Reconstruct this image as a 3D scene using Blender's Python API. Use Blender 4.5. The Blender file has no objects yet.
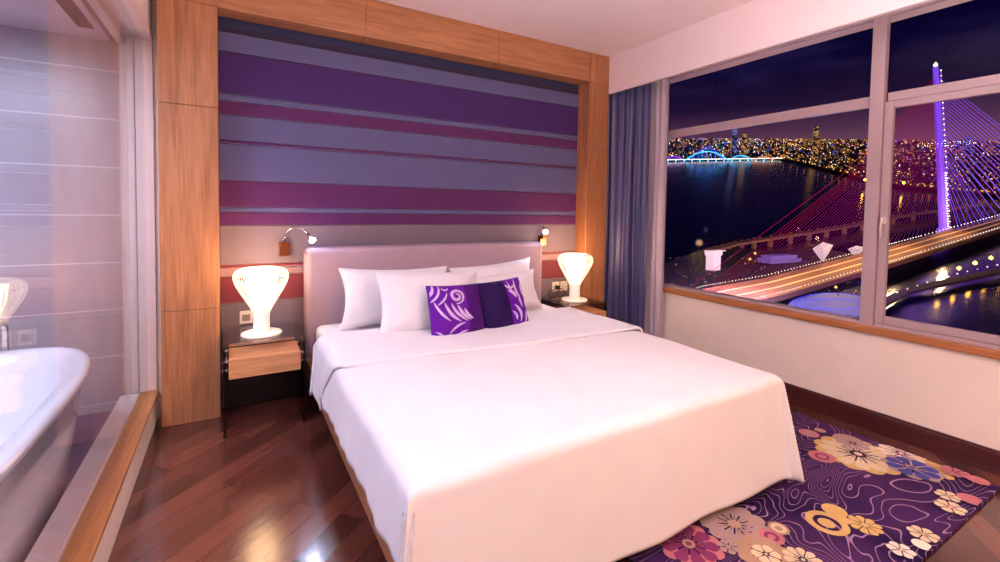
import bpy, bmesh, math, random
from mathutils import Vector, Matrix, noise
PI = math.pi
C = bpy.context.scene.collection
sc = bpy.context.scene
rnd = random.Random(7)

# ------------------------------------------------------------------ camera
H = 1.25
YAW, PITCH, ROLL, FPX, CX, CY = 0.528, -0.04, 0.0159, 459.82, 500.0, 227.585
_f = Vector((math.sin(YAW)*math.cos(PITCH), math.cos(YAW)*math.cos(PITCH), math.sin(PITCH)))
_r = Vector((math.cos(YAW), -math.sin(YAW), 0)); _u = _r.cross(_f)
_r, _u = math.cos(ROLL)*_r + math.sin(ROLL)*_u, -math.sin(ROLL)*_r + math.cos(ROLL)*_u
cam_data = bpy.data.cameras.new('camera'); cam = bpy.data.objects.new('camera', cam_data); C.objects.link(cam)
cam.matrix_world = Matrix(((_r.x, _u.x, -_f.x, 0), (_r.y, _u.y, -_f.y, 0), (_r.z, _u.z, -_f.z, H), (0, 0, 0, 1)))
cam_data.sensor_width = 36; cam_data.sensor_fit = 'HORIZONTAL'; cam_data.lens = FPX/1000*36
cam_data.shift_y = -(281 - CY)/1000; cam_data.clip_start = 0.02; cam_data.clip_end = 30000
sc.camera = cam
sc.view_settings.view_transform = 'Standard'; sc.view_settings.look = 'None'
sc.view_settings.gamma = 1; sc.view_settings.use_curve_mapping = False; sc.view_settings.exposure = 0

# ------------------------------------------------------------------ materials
def lin(c):
    return tuple(((v/255)/12.92 if v/255 <= 0.04045 else ((v/255+0.055)/1.055)**2.4) for v in c) + (1,)
def new_mat(name):
    m = bpy.data.materials.new(name); m.use_nodes = True
    nt = m.node_tree; b = nt.nodes['Principled BSDF']; return m, nt, b
def N(nt, t, **k):
    n = nt.nodes.new(t)
    for a, v in k.items():
        if a.startswith('i_'): n.inputs[a[2:].replace('_', ' ')].default_value = v
        else: setattr(n, a, v)
    return n
def plain(name, col, rough=.5, metal=0, bump=0, bscale=200, emit=None, es=0, vary=0.04, spec=.5, coat=0):
    m, nt, b = new_mat(name)
    b.inputs['Roughness'].default_value = rough; b.inputs['Metallic'].default_value = metal
    b.inputs['Specular IOR Level'].default_value = spec; b.inputs['Coat Weight'].default_value = coat
    tc = N(nt, 'ShaderNodeTexCoord')
    ns = N(nt, 'ShaderNodeTexNoise', i_Scale=6.0, i_Detail=4.0); nt.links.new(tc.outputs['Object'], ns.inputs['Vector'])
    rp = N(nt, 'ShaderNodeValToRGB')
    c = lin(col); rp.color_ramp.elements[0].color = tuple(v*(1-vary*2) for v in c[:3])+(1,); rp.color_ramp.elements[1].color = tuple(min(1, v*(1+vary*2)) for v in c[:3])+(1,)
    rp.color_ramp.elements[0].position = .3; rp.color_ramp.elements[1].position = .7
    nt.links.new(ns.outputs['Fac'], rp.inputs['Fac']); nt.links.new(rp.outputs['Color'], b.inputs['Base Color'])
    if bump:
        n2 = N(nt, 'ShaderNodeTexNoise', i_Scale=float(bscale), i_Detail=3.0); nt.links.new(tc.outputs['Object'], n2.inputs['Vector'])
        bp = N(nt, 'ShaderNodeBump', i_Strength=float(bump), i_Distance=0.002); nt.links.new(n2.outputs['Fac'], bp.inputs['Height']); nt.links.new(bp.outputs['Normal'], b.inputs['Normal'])
    if emit:
        b.inputs['Emission Color'].default_value = lin(emit); b.inputs['Emission Strength'].default_value = es
    return m
def emission(name, col, s):
    m = bpy.data.materials.new(name); m.use_nodes = True; nt = m.node_tree; nt.nodes.clear()
    e = N(nt, 'ShaderNodeEmission', i_Strength=float(s)); e.inputs['Color'].default_value = lin(col)
    o = N(nt, 'ShaderNodeOutputMaterial'); nt.links.new(e.outputs[0], o.inputs['Surface']); return m
def wood(name, c1, c2, axis=2, rough=.4, scale=1.0, streak=14):
    m, nt, b = new_mat(name); b.inputs['Roughness'].default_value = rough
    tc = N(nt, 'ShaderNodeTexCoord'); mp = N(nt, 'ShaderNodeMapping')
    s = [streak*scale]*3; s[axis] = .9*scale; mp.inputs['Scale'].default_value = s
    nt.links.new(tc.outputs['Object'], mp.inputs['Vector'])
    n1 = N(nt, 'ShaderNodeTexNoise', i_Scale=1.6, i_Detail=6.0, i_Roughness=.65, i_Distortion=.9); nt.links.new(mp.outputs[0], n1.inputs['Vector'])
    s2 = [110*scale]*3; s2[axis] = 4*scale
    mp2 = N(nt, 'ShaderNodeMapping'); mp2.inputs['Scale'].default_value = s2; nt.links.new(tc.outputs['Object'], mp2.inputs['Vector'])
    n2 = N(nt, 'ShaderNodeTexNoise', i_Scale=1.0, i_Detail=3.0); nt.links.new(mp2.outputs[0], n2.inputs['Vector'])
    mx = N(nt, 'ShaderNodeMix', data_type='FLOAT'); mx.inputs[0].default_value = .35
    nt.links.new(n1.outputs['Fac'], mx.inputs[2]); nt.links.new(n2.outputs['Fac'], mx.inputs[3])
    rp = N(nt, 'ShaderNodeValToRGB'); rp.color_ramp.elements[0].color = lin(c1); rp.color_ramp.elements[1].color = lin(c2)
    rp.color_ramp.elements[0].position = .36; rp.color_ramp.elements[1].position = .62
    nt.links.new(mx.outputs[0], rp.inputs['Fac']); nt.links.new(rp.outputs['Color'], b.inputs['Base Color'])
    bp = N(nt, 'ShaderNodeBump', i_Strength=.15, i_Distance=0.002); nt.links.new(n2.outputs['Fac'], bp.inputs['Height']); nt.links.new(bp.outputs['Normal'], b.inputs['Normal'])
    return m

M = {}
M['post_wood'] = wood('oak_vertical', (146, 92, 58), (186, 128, 88), 2)
M['beam_wood'] = wood('oak_horizontal', (146, 92, 58), (186, 128, 88), 0)
M['sill_wood'] = wood('sill_oak', (150, 92, 52), (190, 124, 76), 1)
M['ledge_wood'] = wood('ledge_oak', (150, 96, 52), (188, 128, 74), 1)
M['drawer_wood'] = wood('drawer_oak', (188, 130, 88), (218, 160, 112), 0, scale=1.6)
M['bed_wood'] = wood('bed_oak', (128, 78, 52), (166, 106, 74), 1)
M['base_wood'] = wood('mahogany', (58, 24, 26), (86, 38, 36), 1, rough=.35)
M['ceiling'] = plain('ceiling_paint', (232, 213, 218), .9, bump=.05, vary=.01)
M['wall'] = plain('wall_paint', (234, 219, 210), .85, bump=.08, bscale=120, vary=.012)
M['white_frame'] = plain('white_lacquer', (226, 210, 208), .4, vary=.01)
M['window_frame'] = plain('window_lacquer', (172, 150, 158), .4, vary=.015)
M['partition_frame'] = plain('partition_lacquer', (226, 200, 190), .45, vary=.012)
M['sheet'] = plain('white_cotton', (226, 222, 228), .85, bump=.15, bscale=350, vary=.01)
M['duvet'] = plain('duvet_cotton', (228, 222, 226), .8, bump=.12, bscale=420, vary=.012)
M['headboard'] = plain('taupe_upholstery', (168, 144, 158), .8, bump=.3, bscale=500, vary=.02)
M['chrome'] = plain('chrome', (210, 205, 205), .12, metal=1, vary=0)
M['bronze'] = plain('bronze', (120, 72, 52), .28, metal=1, vary=.03)
M['black_metal'] = plain('black_metal', (22, 16, 20), .35, metal=.4, vary=.02)
M['plastic'] = plain('white_plastic', (232, 222, 214), .35, vary=0)
M['dark_plastic'] = plain('socket_holes', (60, 45, 45), .5, vary=0)
M['screen_grey'] = plain('grey_plastic', (150, 130, 125), .4, vary=0)
M['cable'] = plain('cable_rubber', (40, 30, 34), .5, vary=0)
M['tub'] = plain('tub_acrylic', (236, 232, 238), .15, vary=0, coat=.5)
M['lamp_wire'] = plain('glowing_white_wire', (246, 236, 226), .4, vary=0, emit=(255, 226, 196), es=.35)  # wire, base and stem glow faintly, standing in for light from the funnel
M['lamp_glow'] = emission('lamp_shade_glow', (255, 212, 158), 25)
M['led'] = emission('led_glow', (205, 225, 255), 35)
M['dark_soffit'] = plain('dark_recess', (90, 70, 80), .7)

# glass
def glass(name, tint=(1, 1, 1, 1), ior=1.45, rough=0.0, top=1.0):
    m = bpy.data.materials.new(name); m.use_nodes = True; nt = m.node_tree; nt.nodes.clear()
    t = N(nt, 'ShaderNodeBsdfTransparent'); t.inputs['Color'].default_value = tint
    g = N(nt, 'ShaderNodeBsdfGlossy', i_Roughness=rough); lw = N(nt, 'ShaderNodeLayerWeight', i_Blend=.5)
    f0 = ((ior-1)/(ior+1))**2
    pw = N(nt, 'ShaderNodeMath', operation='POWER'); pw.inputs[1].default_value = 5.0; nt.links.new(lw.outputs['Facing'], pw.inputs[0])
    fr = N(nt, 'ShaderNodeMapRange'); fr.inputs['To Min'].default_value = f0; fr.inputs['To Max'].default_value = top; nt.links.new(pw.outputs[0], fr.inputs['Value'])
    mx = N(nt, 'ShaderNodeMixShader'); o = N(nt, 'ShaderNodeOutputMaterial')
    nt.links.new(fr.outputs[0], mx.inputs[0]); nt.links.new(t.outputs[0], mx.inputs[1]); nt.links.new(g.outputs[0], mx.inputs[2]); nt.links.new(mx.outputs[0], o.inputs['Surface'])
    return m
M['window_glass'] = glass('window_glass', (1, 1, 1, 1), 1.10, top=.22)
M['shower_glass'] = glass('partition_glass', (.95, .96, 1, 1), 1.45, top=.75)
M['table_glass'] = glass('table_glass', (.93, .92, .93, 1), 1.4)
M['smoked_glass'] = glass('smoked_glass', (.5, .45, .5, 1), 1.35)

# curtain
def cloth(name, col, trans=.0, sheen=.3, rough=.6):
    m, nt, b = new_mat(name); b.inputs['Specular IOR Level'].default_value = .12 if 'velvet' in name else .5; b.inputs['Base Color'].default_value = lin(col); b.inputs['Roughness'].default_value = rough
    b.inputs['Sheen Weight'].default_value = sheen
    tc = N(nt, 'ShaderNodeTexCoord'); ns = N(nt, 'ShaderNodeTexNoise', i_Scale=300.0); nt.links.new(tc.outputs['Object'], ns.inputs['Vector'])
    bp = N(nt, 'ShaderNodeBump', i_Strength=.2, i_Distance=0.001); nt.links.new(ns.outputs['Fac'], bp.inputs['Height']); nt.links.new(bp.outputs['Normal'], b.inputs['Normal'])
    if trans:
        t = N(nt, 'ShaderNodeBsdfTransparent'); mx = N(nt, 'ShaderNodeMixShader'); mx.inputs[0].default_value = trans
        o = nt.nodes['Material Output']; nt.links.new(b.outputs[0], mx.inputs[1]); nt.links.new(t.outputs[0], mx.inputs[2]); nt.links.new(mx.outputs[0], o.inputs['Surface'])
    return m
M['curtain'] = cloth('navy_curtain', (78, 76, 124), rough=.34, sheen=0)
M['sheer'] = cloth('sheer_curtain', (196, 180, 196), trans=.12)
M['velvet'] = cloth('violet_velvet', (66, 12, 100), rough=.55, sheen=.05)
M['velvet_dark'] = cloth('dark_violet_velvet', (34, 8, 70), rough=.6, sheen=.05)
M['velvet_bright'] = cloth('bright_violet_velvet', (96, 16, 150), rough=.5, sheen=.05)
M['swirl'] = plain('lilac_embroidery', (206, 178, 226), .5, vary=.05)

# striped fabric of the head wall
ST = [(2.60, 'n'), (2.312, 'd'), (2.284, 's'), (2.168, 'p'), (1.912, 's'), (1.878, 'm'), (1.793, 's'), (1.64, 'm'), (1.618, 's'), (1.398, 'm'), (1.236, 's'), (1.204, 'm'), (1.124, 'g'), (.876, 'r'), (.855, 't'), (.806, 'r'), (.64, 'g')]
SC = {'n': (30, 34, 80), 'd': (32, 6, 58), 's': (86, 86, 136), 'p': (54, 8, 100), 'm': (80, 8, 90), 'g': (118, 104, 118), 'r': (120, 40, 58), 't': (150, 118, 122)}  # g and r: slate and magenta stripes with warm lamp light painted in
def stripes():
    m, nt, b = new_mat('striped_wall_fabric'); b.inputs['Roughness'].default_value = .75; b.inputs['Sheen Weight'].default_value = .2
    tc = N(nt, 'ShaderNodeTexCoord'); sp = N(nt, 'ShaderNodeSeparateXYZ'); nt.links.new(tc.outputs['Object'], sp.inputs[0])
    mr = N(nt, 'ShaderNodeMapRange'); mr.inputs['From Min'].default_value = 0; mr.inputs['From Max'].default_value = 2.6
    nt.links.new(sp.outputs['Z'], mr.inputs['Value'])
    rp = N(nt, 'ShaderNodeValToRGB'); cr = rp.color_ramp; cr.interpolation = 'CONSTANT'
    zs = ST[::-1]                       # from the floor up: each entry is the top edge of its own stripe
    low = 0.0; cols = []
    tops = [z for z, _ in ST]
    for i in range(len(ST)-1, -1, -1):
        cols.append((low, SC[ST[i][1]])); low = tops[i]
    # tops[i] is where stripe i begins from above
    cols = []
    seq = [('n', 2.6, 2.312)] + [(ST[i][1], ST[i][0], ST[i+1][0] if i+1 < len(ST) else 0) for i in range(1, len(ST))]
    seq = seq[::-1]
    cr.elements[0].position = 0; cr.elements[0].color = lin(SC[seq[0][0]])
    cr.elements[1].position = seq[1][2]/2.6; cr.elements[1].color = lin(SC[seq[1][0]])
    for k, t, bt in seq[2:]:
        e = cr.elements.new(bt/2.6); e.color = lin(SC[k])
    nt.links.new(mr.outputs[0], rp.inputs['Fac'])
    mp = N(nt, 'ShaderNodeMapping'); mp.inputs['Scale'].default_value = (3, 3, 120); nt.links.new(tc.outputs['Object'], mp.inputs['Vector'])
    ns = N(nt, 'ShaderNodeTexNoise', i_Scale=2.0, i_Detail=4.0); nt.links.new(mp.outputs[0], ns.inputs['Vector'])
    mx = N(nt, 'ShaderNodeMix', data_type='RGBA', blend_type='MULTIPLY'); mx.inputs[0].default_value = .35
    nt.links.new(rp.outputs['Color'], mx.inputs[6]); 
    r2 = N(nt, 'ShaderNodeValToRGB'); r2.color_ramp.elements[0].color = (.55, .55, .55, 1); r2.color_ramp.elements[1].color = (1, 1, 1, 1)
    nt.links.new(ns.outputs['Fac'], r2.inputs['Fac']); nt.links.new(r2.outputs['Color'], mx.inputs[7])
    nt.links.new(mx.outputs[2], b.inputs['Base Color'])
    bp = N(nt, 'ShaderNodeBump', i_Strength=.25, i_Distance=0.002); nt.links.new(ns.outputs['Fac'], bp.inputs['Height']); nt.links.new(bp.outputs['Normal'], b.inputs['Normal'])
    return m
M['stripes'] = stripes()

def floor_mat():
    m, nt, b = new_mat('diagonal_plank_floor')
    tc = N(nt, 'ShaderNodeTexCoord'); mp = N(nt, 'ShaderNodeMapping'); mp.inputs['Rotation'].default_value = (0, 0, -math.radians(42))
    nt.links.new(tc.outputs['Object'], mp.inputs['Vector'])
    br = N(nt, 'ShaderNodeTexBrick'); br.offset = .37; br.squash = 1
    br.inputs['Scale'].default_value = 1; br.inputs['Brick Width'].default_value = .95; br.inputs['Row Height'].default_value = .105
    br.inputs['Mortar Size'].default_value = .0012; br.inputs['Color1'].default_value = (0, 0, 0, 1); br.inputs['Color2'].default_value = (1, 1, 1, 1); br.inputs['Mortar'].default_value = (.5, .5, .5, 1)
    nt.links.new(mp.outputs[0], br.inputs['Vector'])
    m2 = N(nt, 'ShaderNodeMapping'); m2.inputs['Scale'].default_value = (1.5, 26, 1); nt.links.new(mp.outputs[0], m2.inputs['Vector'])
    ns = N(nt, 'ShaderNodeTexNoise', i_Scale=1.5, i_Detail=6.0, i_Roughness=.6, i_Distortion=.6); nt.links.new(m2.outputs[0], ns.inputs['Vector'])
    r1 = N(nt, 'ShaderNodeValToRGB'); r1.color_ramp.elements[0].color = lin((42, 19, 18)); r1.color_ramp.elements[1].color = lin((128, 70, 56))
    r1.color_ramp.elements[0].position = .1; r1.color_ramp.elements[1].position = .95
    mx = N(nt, 'ShaderNodeMix', data_type='FLOAT'); mx.inputs[0].default_value = .45
    sp = N(nt, 'ShaderNodeSeparateColor'); nt.links.new(br.outputs['Color'], sp.inputs[0])
    nt.links.new(sp.outputs[0], mx.inputs[2]); nt.links.new(ns.outputs['Fac'], mx.inputs[3]); nt.links.new(mx.outputs[0], r1.inputs['Fac'])
    m3 = N(nt, 'ShaderNodeMix', data_type='RGBA'); m3.inputs[7].default_value = lin((30, 10, 10)); nt.links.new(br.outputs['Fac'], m3.inputs[0]); nt.links.new(r1.outputs['Color'], m3.inputs[6])
    nt.links.new(m3.outputs[2], b.inputs['Base Color'])
    b.inputs['Roughness'].default_value = .2; b.inputs['Specular IOR Level'].default_value = .9; b.inputs['Coat Weight'].default_value = .35; b.inputs['Coat Roughness'].default_value = .1
    bp = N(nt, 'ShaderNodeBump', i_Strength=.12, i_Distance=0.001); nt.links.new(ns.outputs['Fac'], bp.inputs['Height']); nt.links.new(bp.outputs['Normal'], b.inputs['Normal'])
    return m
M['floor'] = floor_mat()

def tile_mat():
    m, nt, b = new_mat('bath_wall_tile')
    tc = N(nt, 'ShaderNodeTexCoord'); sp = N(nt, 'ShaderNodeSeparateXYZ'); nt.links.new(tc.outputs['Object'], sp.inputs[0])
    a = N(nt, 'ShaderNodeMath', operation='SUBTRACT'); a.inputs[1].default_value = .055; nt.links.new(sp.outputs['Z'], a.inputs[0])
    d = N(nt, 'ShaderNodeMath', operation='DIVIDE'); d.inputs[1].default_value = .28; nt.links.new(a.outputs[0], d.inputs[0])
    fr = N(nt, 'ShaderNodeMath', operation='FRACT'); nt.links.new(d.outputs[0], fr.inputs[0])
    lt = N(nt, 'ShaderNodeMath', operation='LESS_THAN'); lt.inputs[1].default_value = .022; nt.links.new(fr.outputs[0], lt.inputs[0])
    mp = N(nt, 'ShaderNodeMapping'); mp.inputs['Scale'].default_value = (4, 4, 60); nt.links.new(tc.outputs['Object'], mp.inputs['Vector'])
    ns = N(nt, 'ShaderNodeTexNoise', i_Scale=2.0, i_Detail=4.0, i_Distortion=.5); nt.links.new(mp.outputs[0], ns.inputs['Vector'])
    rp = N(nt, 'ShaderNodeValToRGB'); rp.color_ramp.elements[0].color = lin((166, 158, 166)); rp.color_ramp.elements[1].color = lin((190, 182, 188))
    nt.links.new(ns.outputs['Fac'], rp.inputs['Fac'])
    mx = N(nt, 'ShaderNodeMix', data_type='RGBA'); mx.inputs[7].default_value = lin((226, 214, 222)); nt.links.new(lt.outputs[0], mx.inputs[0]); nt.links.new(rp.outputs['Color'], mx.inputs[6])
    nt.links.new(mx.outputs[2], b.inputs['Base Color']); b.inputs['Roughness'].default_value = .3
    bp = N(nt, 'ShaderNodeBump', i_Strength=.35, i_Distance=0.003); nt.links.new(ns.outputs['Fac'], bp.inputs['Height']); nt.links.new(bp.outputs['Normal'], b.inputs['Normal'])
    return m
M['tile'] = tile_mat()
M['bath_floor'] = plain('bath_floor_stone', (92, 66, 110), .3, vary=.08)

def rug_mat():
    m, nt, b = new_mat('rug_pile'); b.inputs['Roughness'].default_value = .95; b.inputs['Specular IOR Level'].default_value = .1
    tc = N(nt, 'ShaderNodeTexCoord')
    mp = N(nt, 'ShaderNodeMapping'); mp.inputs['Scale'].default_value = (1.0, 2.6, 1); mp.inputs['Rotation'].default_value = (0, 0, -.5); nt.links.new(tc.outputs['Object'], mp.inputs['Vector'])
    ns = N(nt, 'ShaderNodeTexNoise', i_Scale=1.25, i_Detail=1.5, i_Distortion=.9); nt.links.new(mp.outputs[0], ns.inputs['Vector'])
    mu = N(nt, 'ShaderNodeMath', operation='MULTIPLY'); mu.inputs[1].default_value = 36; nt.links.new(ns.outputs['Fac'], mu.inputs[0])
    fr = N(nt, 'ShaderNodeMath', operation='FRACT'); nt.links.new(mu.outputs[0], fr.inputs[0])
    rp = N(nt, 'ShaderNodeValToRGB'); cr = rp.color_ramp
    cr.elements[0].position = 0; cr.elements[0].color = (0, 0, 0, 1); cr.elements[1].position = .42; cr.elements[1].color = (0, 0, 0, 1)
    for p, v in ((.48, 1), (.52, 1), (.56, 0)):
        e = cr.elements.new(p); e.color = (v, v, v, 1)
    nt.links.new(fr.outputs[0], rp.inputs['Fac'])
    n2 = N(nt, 'ShaderNodeTexNoise', i_Scale=2.2, i_Detail=3.0); nt.links.new(tc.outputs['Object'], n2.inputs['Vector'])
    r2 = N(nt, 'ShaderNodeValToRGB'); r2.color_ramp.elements[0].color = lin((34, 16, 58)); r2.color_ramp.elements[1].color = lin((76, 42, 90)); r2.color_ramp.elements[0].position = .35; r2.color_ramp.elements[1].position = .68
    nt.links.new(n2.outputs['Fac'], r2.inputs['Fac'])
    mx = N(nt, 'ShaderNodeMix', data_type='RGBA'); mx.inputs[7].default_value = lin((160, 124, 158)); nt.links.new(rp.outputs['Color'], mx.inputs[0]); nt.links.new(r2.outputs['Color'], mx.inputs[6])
    nt.links.new(mx.outputs[2], b.inputs['Base Color'])
    return m
M['rug'] = rug_mat()
for k, c in dict(cream=(206, 184, 154), beige=(160, 132, 130), blue=(62, 62, 140), pink=(182, 106, 116), gold=(196, 160, 100), magenta=(124, 40, 92), plum=(38, 12, 44), tan=(164, 130, 108), white=(222, 204, 190)).items():
    M['rug_'+k] = plain('rug_'+k, c, .9, vary=.06, bump=.3, bscale=400)

# ------------------------------------------------------------------ mesh builder
class MB:
    def __init__(s): s.v = []; s.f = []; s.m = []; s.sm = []
    def add(s, vs, fs, mi=0, smooth=False):
        o = len(s.v); s.v += [tuple(v) for v in vs]
        for f in fs: s.f.append(tuple(i+o for i in f)); s.m.append(mi); s.sm.append(smooth)
    def box(s, x0, x1, y0, y1, z0, z1, mi=0):
        s.add([(x0, y0, z0), (x1, y0, z0), (x1, y1, z0), (x0, y1, z0), (x0, y0, z1), (x1, y0, z1), (x1, y1, z1), (x0, y1, z1)],
              [(0, 3, 2, 1), (4, 5, 6, 7), (0, 1, 5, 4), (1, 2, 6, 5), (2, 3, 7, 6), (3, 0, 4, 7)], mi)
    def tube(s, pts, r, n=8, mi=0, cap=True, smooth=True):
        pts = [Vector(p) for p in pts]; rs = r if isinstance(r, (list, tuple)) else [r]*len(pts)
        rings = []; up = None
        for i, p in enumerate(pts):
            d = (pts[min(i+1, len(pts)-1)] - pts[max(i-1, 0)]).normalized()
            if up is None: up = Vector((0, 0, 1)) if abs(d.z) < .9 else Vector((1, 0, 0))
            a = d.cross(up).normalized(); bb = a.cross(d).normalized(); up = bb
            rings.append([p + (a*math.cos(2*PI*k/n) + bb*math.sin(2*PI*k/n))*rs[i] for k in range(n)])
        vs = [v for r_ in rings for v in r_]; fs = []
        for i in range(len(pts)-1):
            for k in range(n): fs.append((i*n+k, i*n+(k+1) % n, (i+1)*n+(k+1) % n, (i+1)*n+k))
        if cap: fs += [tuple(range(n))[::-1], tuple((len(pts)-1)*n+k for k in range(n))]
        s.add(vs, fs, mi, smooth)
    def lathe(s, prof, n=32, c=(0, 0), mi=0, smooth=True):
        vs = []; fs = []
        for r, z in prof:
            for k in range(n): vs.append((c[0]+r*math.cos(2*PI*k/n), c[1]+r*math.sin(2*PI*k/n), z))
        for i in range(len(prof)-1):
            for k in range(n): fs.append((i*n+k, i*n+(k+1) % n, (i+1)*n+(k+1) % n, (i+1)*n+k))
        if prof[0][0] > 1e-4: fs.append(tuple(range(n))[::-1])
        if prof[-1][0] > 1e-4: fs.append(tuple((len(prof)-1)*n+k for k in range(n)))
        s.add(vs, fs, mi, smooth)
    def grid(s, fn, nu, nv, mi=0, smooth=True, flip=False, closed_u=False):
        vs = [fn(i/nu, j/nv) for j in range(nv+1) for i in range(nu+1)]
        fs = []
        for j in range(nv):
            for i in range(nu):
                q = (j*(nu+1)+i, j*(nu+1)+i+1, (j+1)*(nu+1)+i+1, (j+1)*(nu+1)+i); fs.append(q[::-1] if flip else q)
        s.add(vs, fs, mi, smooth)
    def prism(s, poly, z0, z1, mi=0, smooth=False):
        n = len(poly); vs = [(x, y, z0) for x, y in poly] + [(x, y, z1) for x, y in poly]
        s.add(vs, [tuple(range(n))[::-1], tuple(range(n, 2*n))] + [(i, (i+1) % n, n+(i+1) % n, n+i) for i in range(n)], mi, smooth)
def wloc(o):
    v = Vector(o.location)
    while o.parent: o = o.parent; v += Vector(o.location)
    return v
def obj(name, mb, mats, parent=None, local=False, bevel=0, solid=0, segs=2, label=None, off=0):
    me = bpy.data.meshes.new(name); vs = mb.v
    if parent and not local:
        w = wloc(parent); vs = [(a-w.x, b-w.y, c-w.z) for a, b, c in vs]
    me.from_pydata(vs, [], mb.f)
    if not isinstance(mats, (list, tuple)): mats = [mats]
    for m in mats: me.materials.append(M[m] if isinstance(m, str) else m)
    for p, mi, sm in zip(me.polygons, mb.m, mb.sm): p.material_index = mi; p.use_smooth = sm
    me.validate(); me.update()
    o = bpy.data.objects.new(name, me); C.objects.link(o)
    if parent: o.parent = parent
    if solid:
        md = o.modifiers.new('thick', 'SOLIDIFY'); md.thickness = solid; md.offset = off
    if bevel:
        md = o.modifiers.new('bevel', 'BEVEL'); md.width = bevel; md.segments = segs; md.limit_method = 'ANGLE'
    if label: o['label'] = label
    return o
def tag(o, label, cat, group=None, kind=None):
    o['label'] = label; o['category'] = cat
    if group: o['group'] = group
    if kind: o['kind'] = kind
    return o
def thing(name, label, cat, loc=(0, 0, 0), rz=0, group=None):
    o = bpy.data.objects.new(name, None); C.objects.link(o); o.location = loc; o.rotation_euler = (0, 0, rz); o.empty_display_size = .1
    return tag(o, label, cat, group)
def struct(name, mb, mats, label=None, **k):
    o = obj(name, mb, mats, **k); o['kind'] = 'structure'; o['category'] = name.split('_')[0]
    if label: o['label'] = label
    return o
def dup(root, loc, rz=None, label=None, group=None):
    r = root.copy(); C.objects.link(r); r.location = loc
    if rz is not None: r.rotation_euler = (0, 0, rz)
    if label: r['label'] = label
    if group: r['group'] = group
    for ch in list(root.children):
        c = ch.copy(); C.objects.link(c); c.parent = r
        for g in list(ch.children):
            d = g.copy(); C.objects.link(d); d.parent = c
    return r
def box(*a, mi=0):
    b = MB(); b.box(*a, mi=mi); return b

# ------------------------------------------------------------------ room shell
F, P = 3.114, 3.253            # front of the timber surround, face of the striped panel
XA, XB, X2, X3 = -0.345, -0.065, 2.692, 2.922
ZI, ZC, ZB = 2.372, 2.624, 2.297
W, L, BACK = 3.211, -0.382, -2.3
b = MB(); b.box(-2.3, W+.25, BACK-.1, 3.62, -.12, 0); struct('floor', b, 'floor', 'dark red brown planks laid diagonally')
b = MB(); b.box(L-.15, X3, BACK-.1, 3.4, ZC, ZC+.1); struct('ceiling', b, 'ceiling', 'plain pinkish white ceiling')
b = MB(); b.box(X3, W+.25, BACK-.1, 3.4, ZB+.12, ZC+.1); b.box(X3, X3+.03, BACK-.1, 3.4, ZB, ZB+.12); b.v = b.v
struct('ceiling', b, 'ceiling', 'dropped white soffit above the window')
b = MB(); b.box(L-.01, W+.25, P+.02, P+.14, 0, ZC); struct('wall_head', b, 'wall', 'wall behind the timber surround')
b = MB(); b.box(L-.15, W+.25, BACK-.1, BACK, 0, ZC); struct('wall_rear', b, 'wall', 'wall opposite the bed')
WX = 3.262
WY0, WY1 = -.30, 2.735         # window opening
b = MB(); b.box(W, W+.22, BACK, P+.02, 0, .585)
b.box(W, WX+.006, WY1+.05, P+.02, .585, ZC); b.box(W, WX+.006, BACK, WY0, .585, ZC); b.box(W, WX+.006, WY0, WY1+.05, 2.44, ZC)
struct('wall_window', b, 'wall', 'white wall around and under the window')
# left wall: above the opening and towards the camera
b = MB(); b.box(L-.12, L, BACK, P+.019, 2.205, ZC); b.box(L-.12, L, BACK, -1.6, 0, 2.205); b.box(L-.12, L, -1.6, P+.019, 0, .155)
struct('wall_partition', b, 'wall', 'low white wall and head of the bathroom partition')
# bathroom shell
b = MB(); b.box(-2.3, L-.10, 3.5, 3.6, 0, 2.3); struct('wall_bathroom', b, 'tile', 'lilac grey tiled bathroom wall seen through the glass')
b = MB(); b.box(-2.4, -2.3, -1.8, 3.6, 0, 2.3); b.box(-2.3, L-.1, -1.8, -1.7, 0, 2.3); struct('wall_bathroom_side', b, 'tile')
b = MB(); b.box(-2.4, L-.22, -1.8, 3.6, 2.19, 2.3); struct('ceiling', b, 'ceiling', 'white bathroom ceiling beyond the glass')
b = MB(); b.box(-2.29, L-.121, -1.69, 3.49, 0.0005, .012); struct('floor', b, 'bath_floor', 'dark violet bathroom floor')
b = MB(); b.box(-.70, -.635, .3, 3.28, 2.182, 2.192); struct('trim_1', b, 'dark_soffit', 'dark slot in the bathroom ceiling')
# baseboards
b = MB(); b.box(W-.02, W, BACK, P, 0, .108); b.box(W-.014, W, BACK, P, .108, .118); struct('baseboard_window', b, 'base_wood', 'dark brown skirting board under the window', bevel=.002)
b = MB(); b.box(L, W-.02, BACK, BACK+.02, 0, .118); struct('baseboard_rear', b, 'base_wood', bevel=.002)

# partition window to the bathroom
GX = -.425
part = thing('bathroom_window', 'fixed glass partition in a cream frame with a wooden ledge, bathroom behind it', 'window', (L-.06, 1.0, .155)); part['kind'] = 'structure'; part.name = 'window_1'
b = MB(); b.box(L-.072, L+.008, -1.6, 3.262, .155, .172); obj('ledge', b, 'ledge_wood', part, bevel=.002, label='wooden ledge along the foot of the glass')
b = MB(); b.box(L-.165, L-.074, -1.6, 3.262, .12, .168); b.box(L-.084, L-.074, -1.6, 3.262, .168, .176); obj('inner_ledge', b, 'white_frame', part, bevel=.002)
b = MB()
b.box(L-.150, L-.011, 3.275, 3.33, .155, 2.205); b.box(L-.078, L+.002, 3.256, 3.272, .172, 2.205); b.box(L-.118, L-.085, 3.264, 3.275, .172, 2.205)
b.box(L-.118, L+.004, -1.6, 3.256, 2.165, 2.207); b.box(L-.16, L-.118, -1.6, 3.28, 2.13, 2.19)
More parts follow.
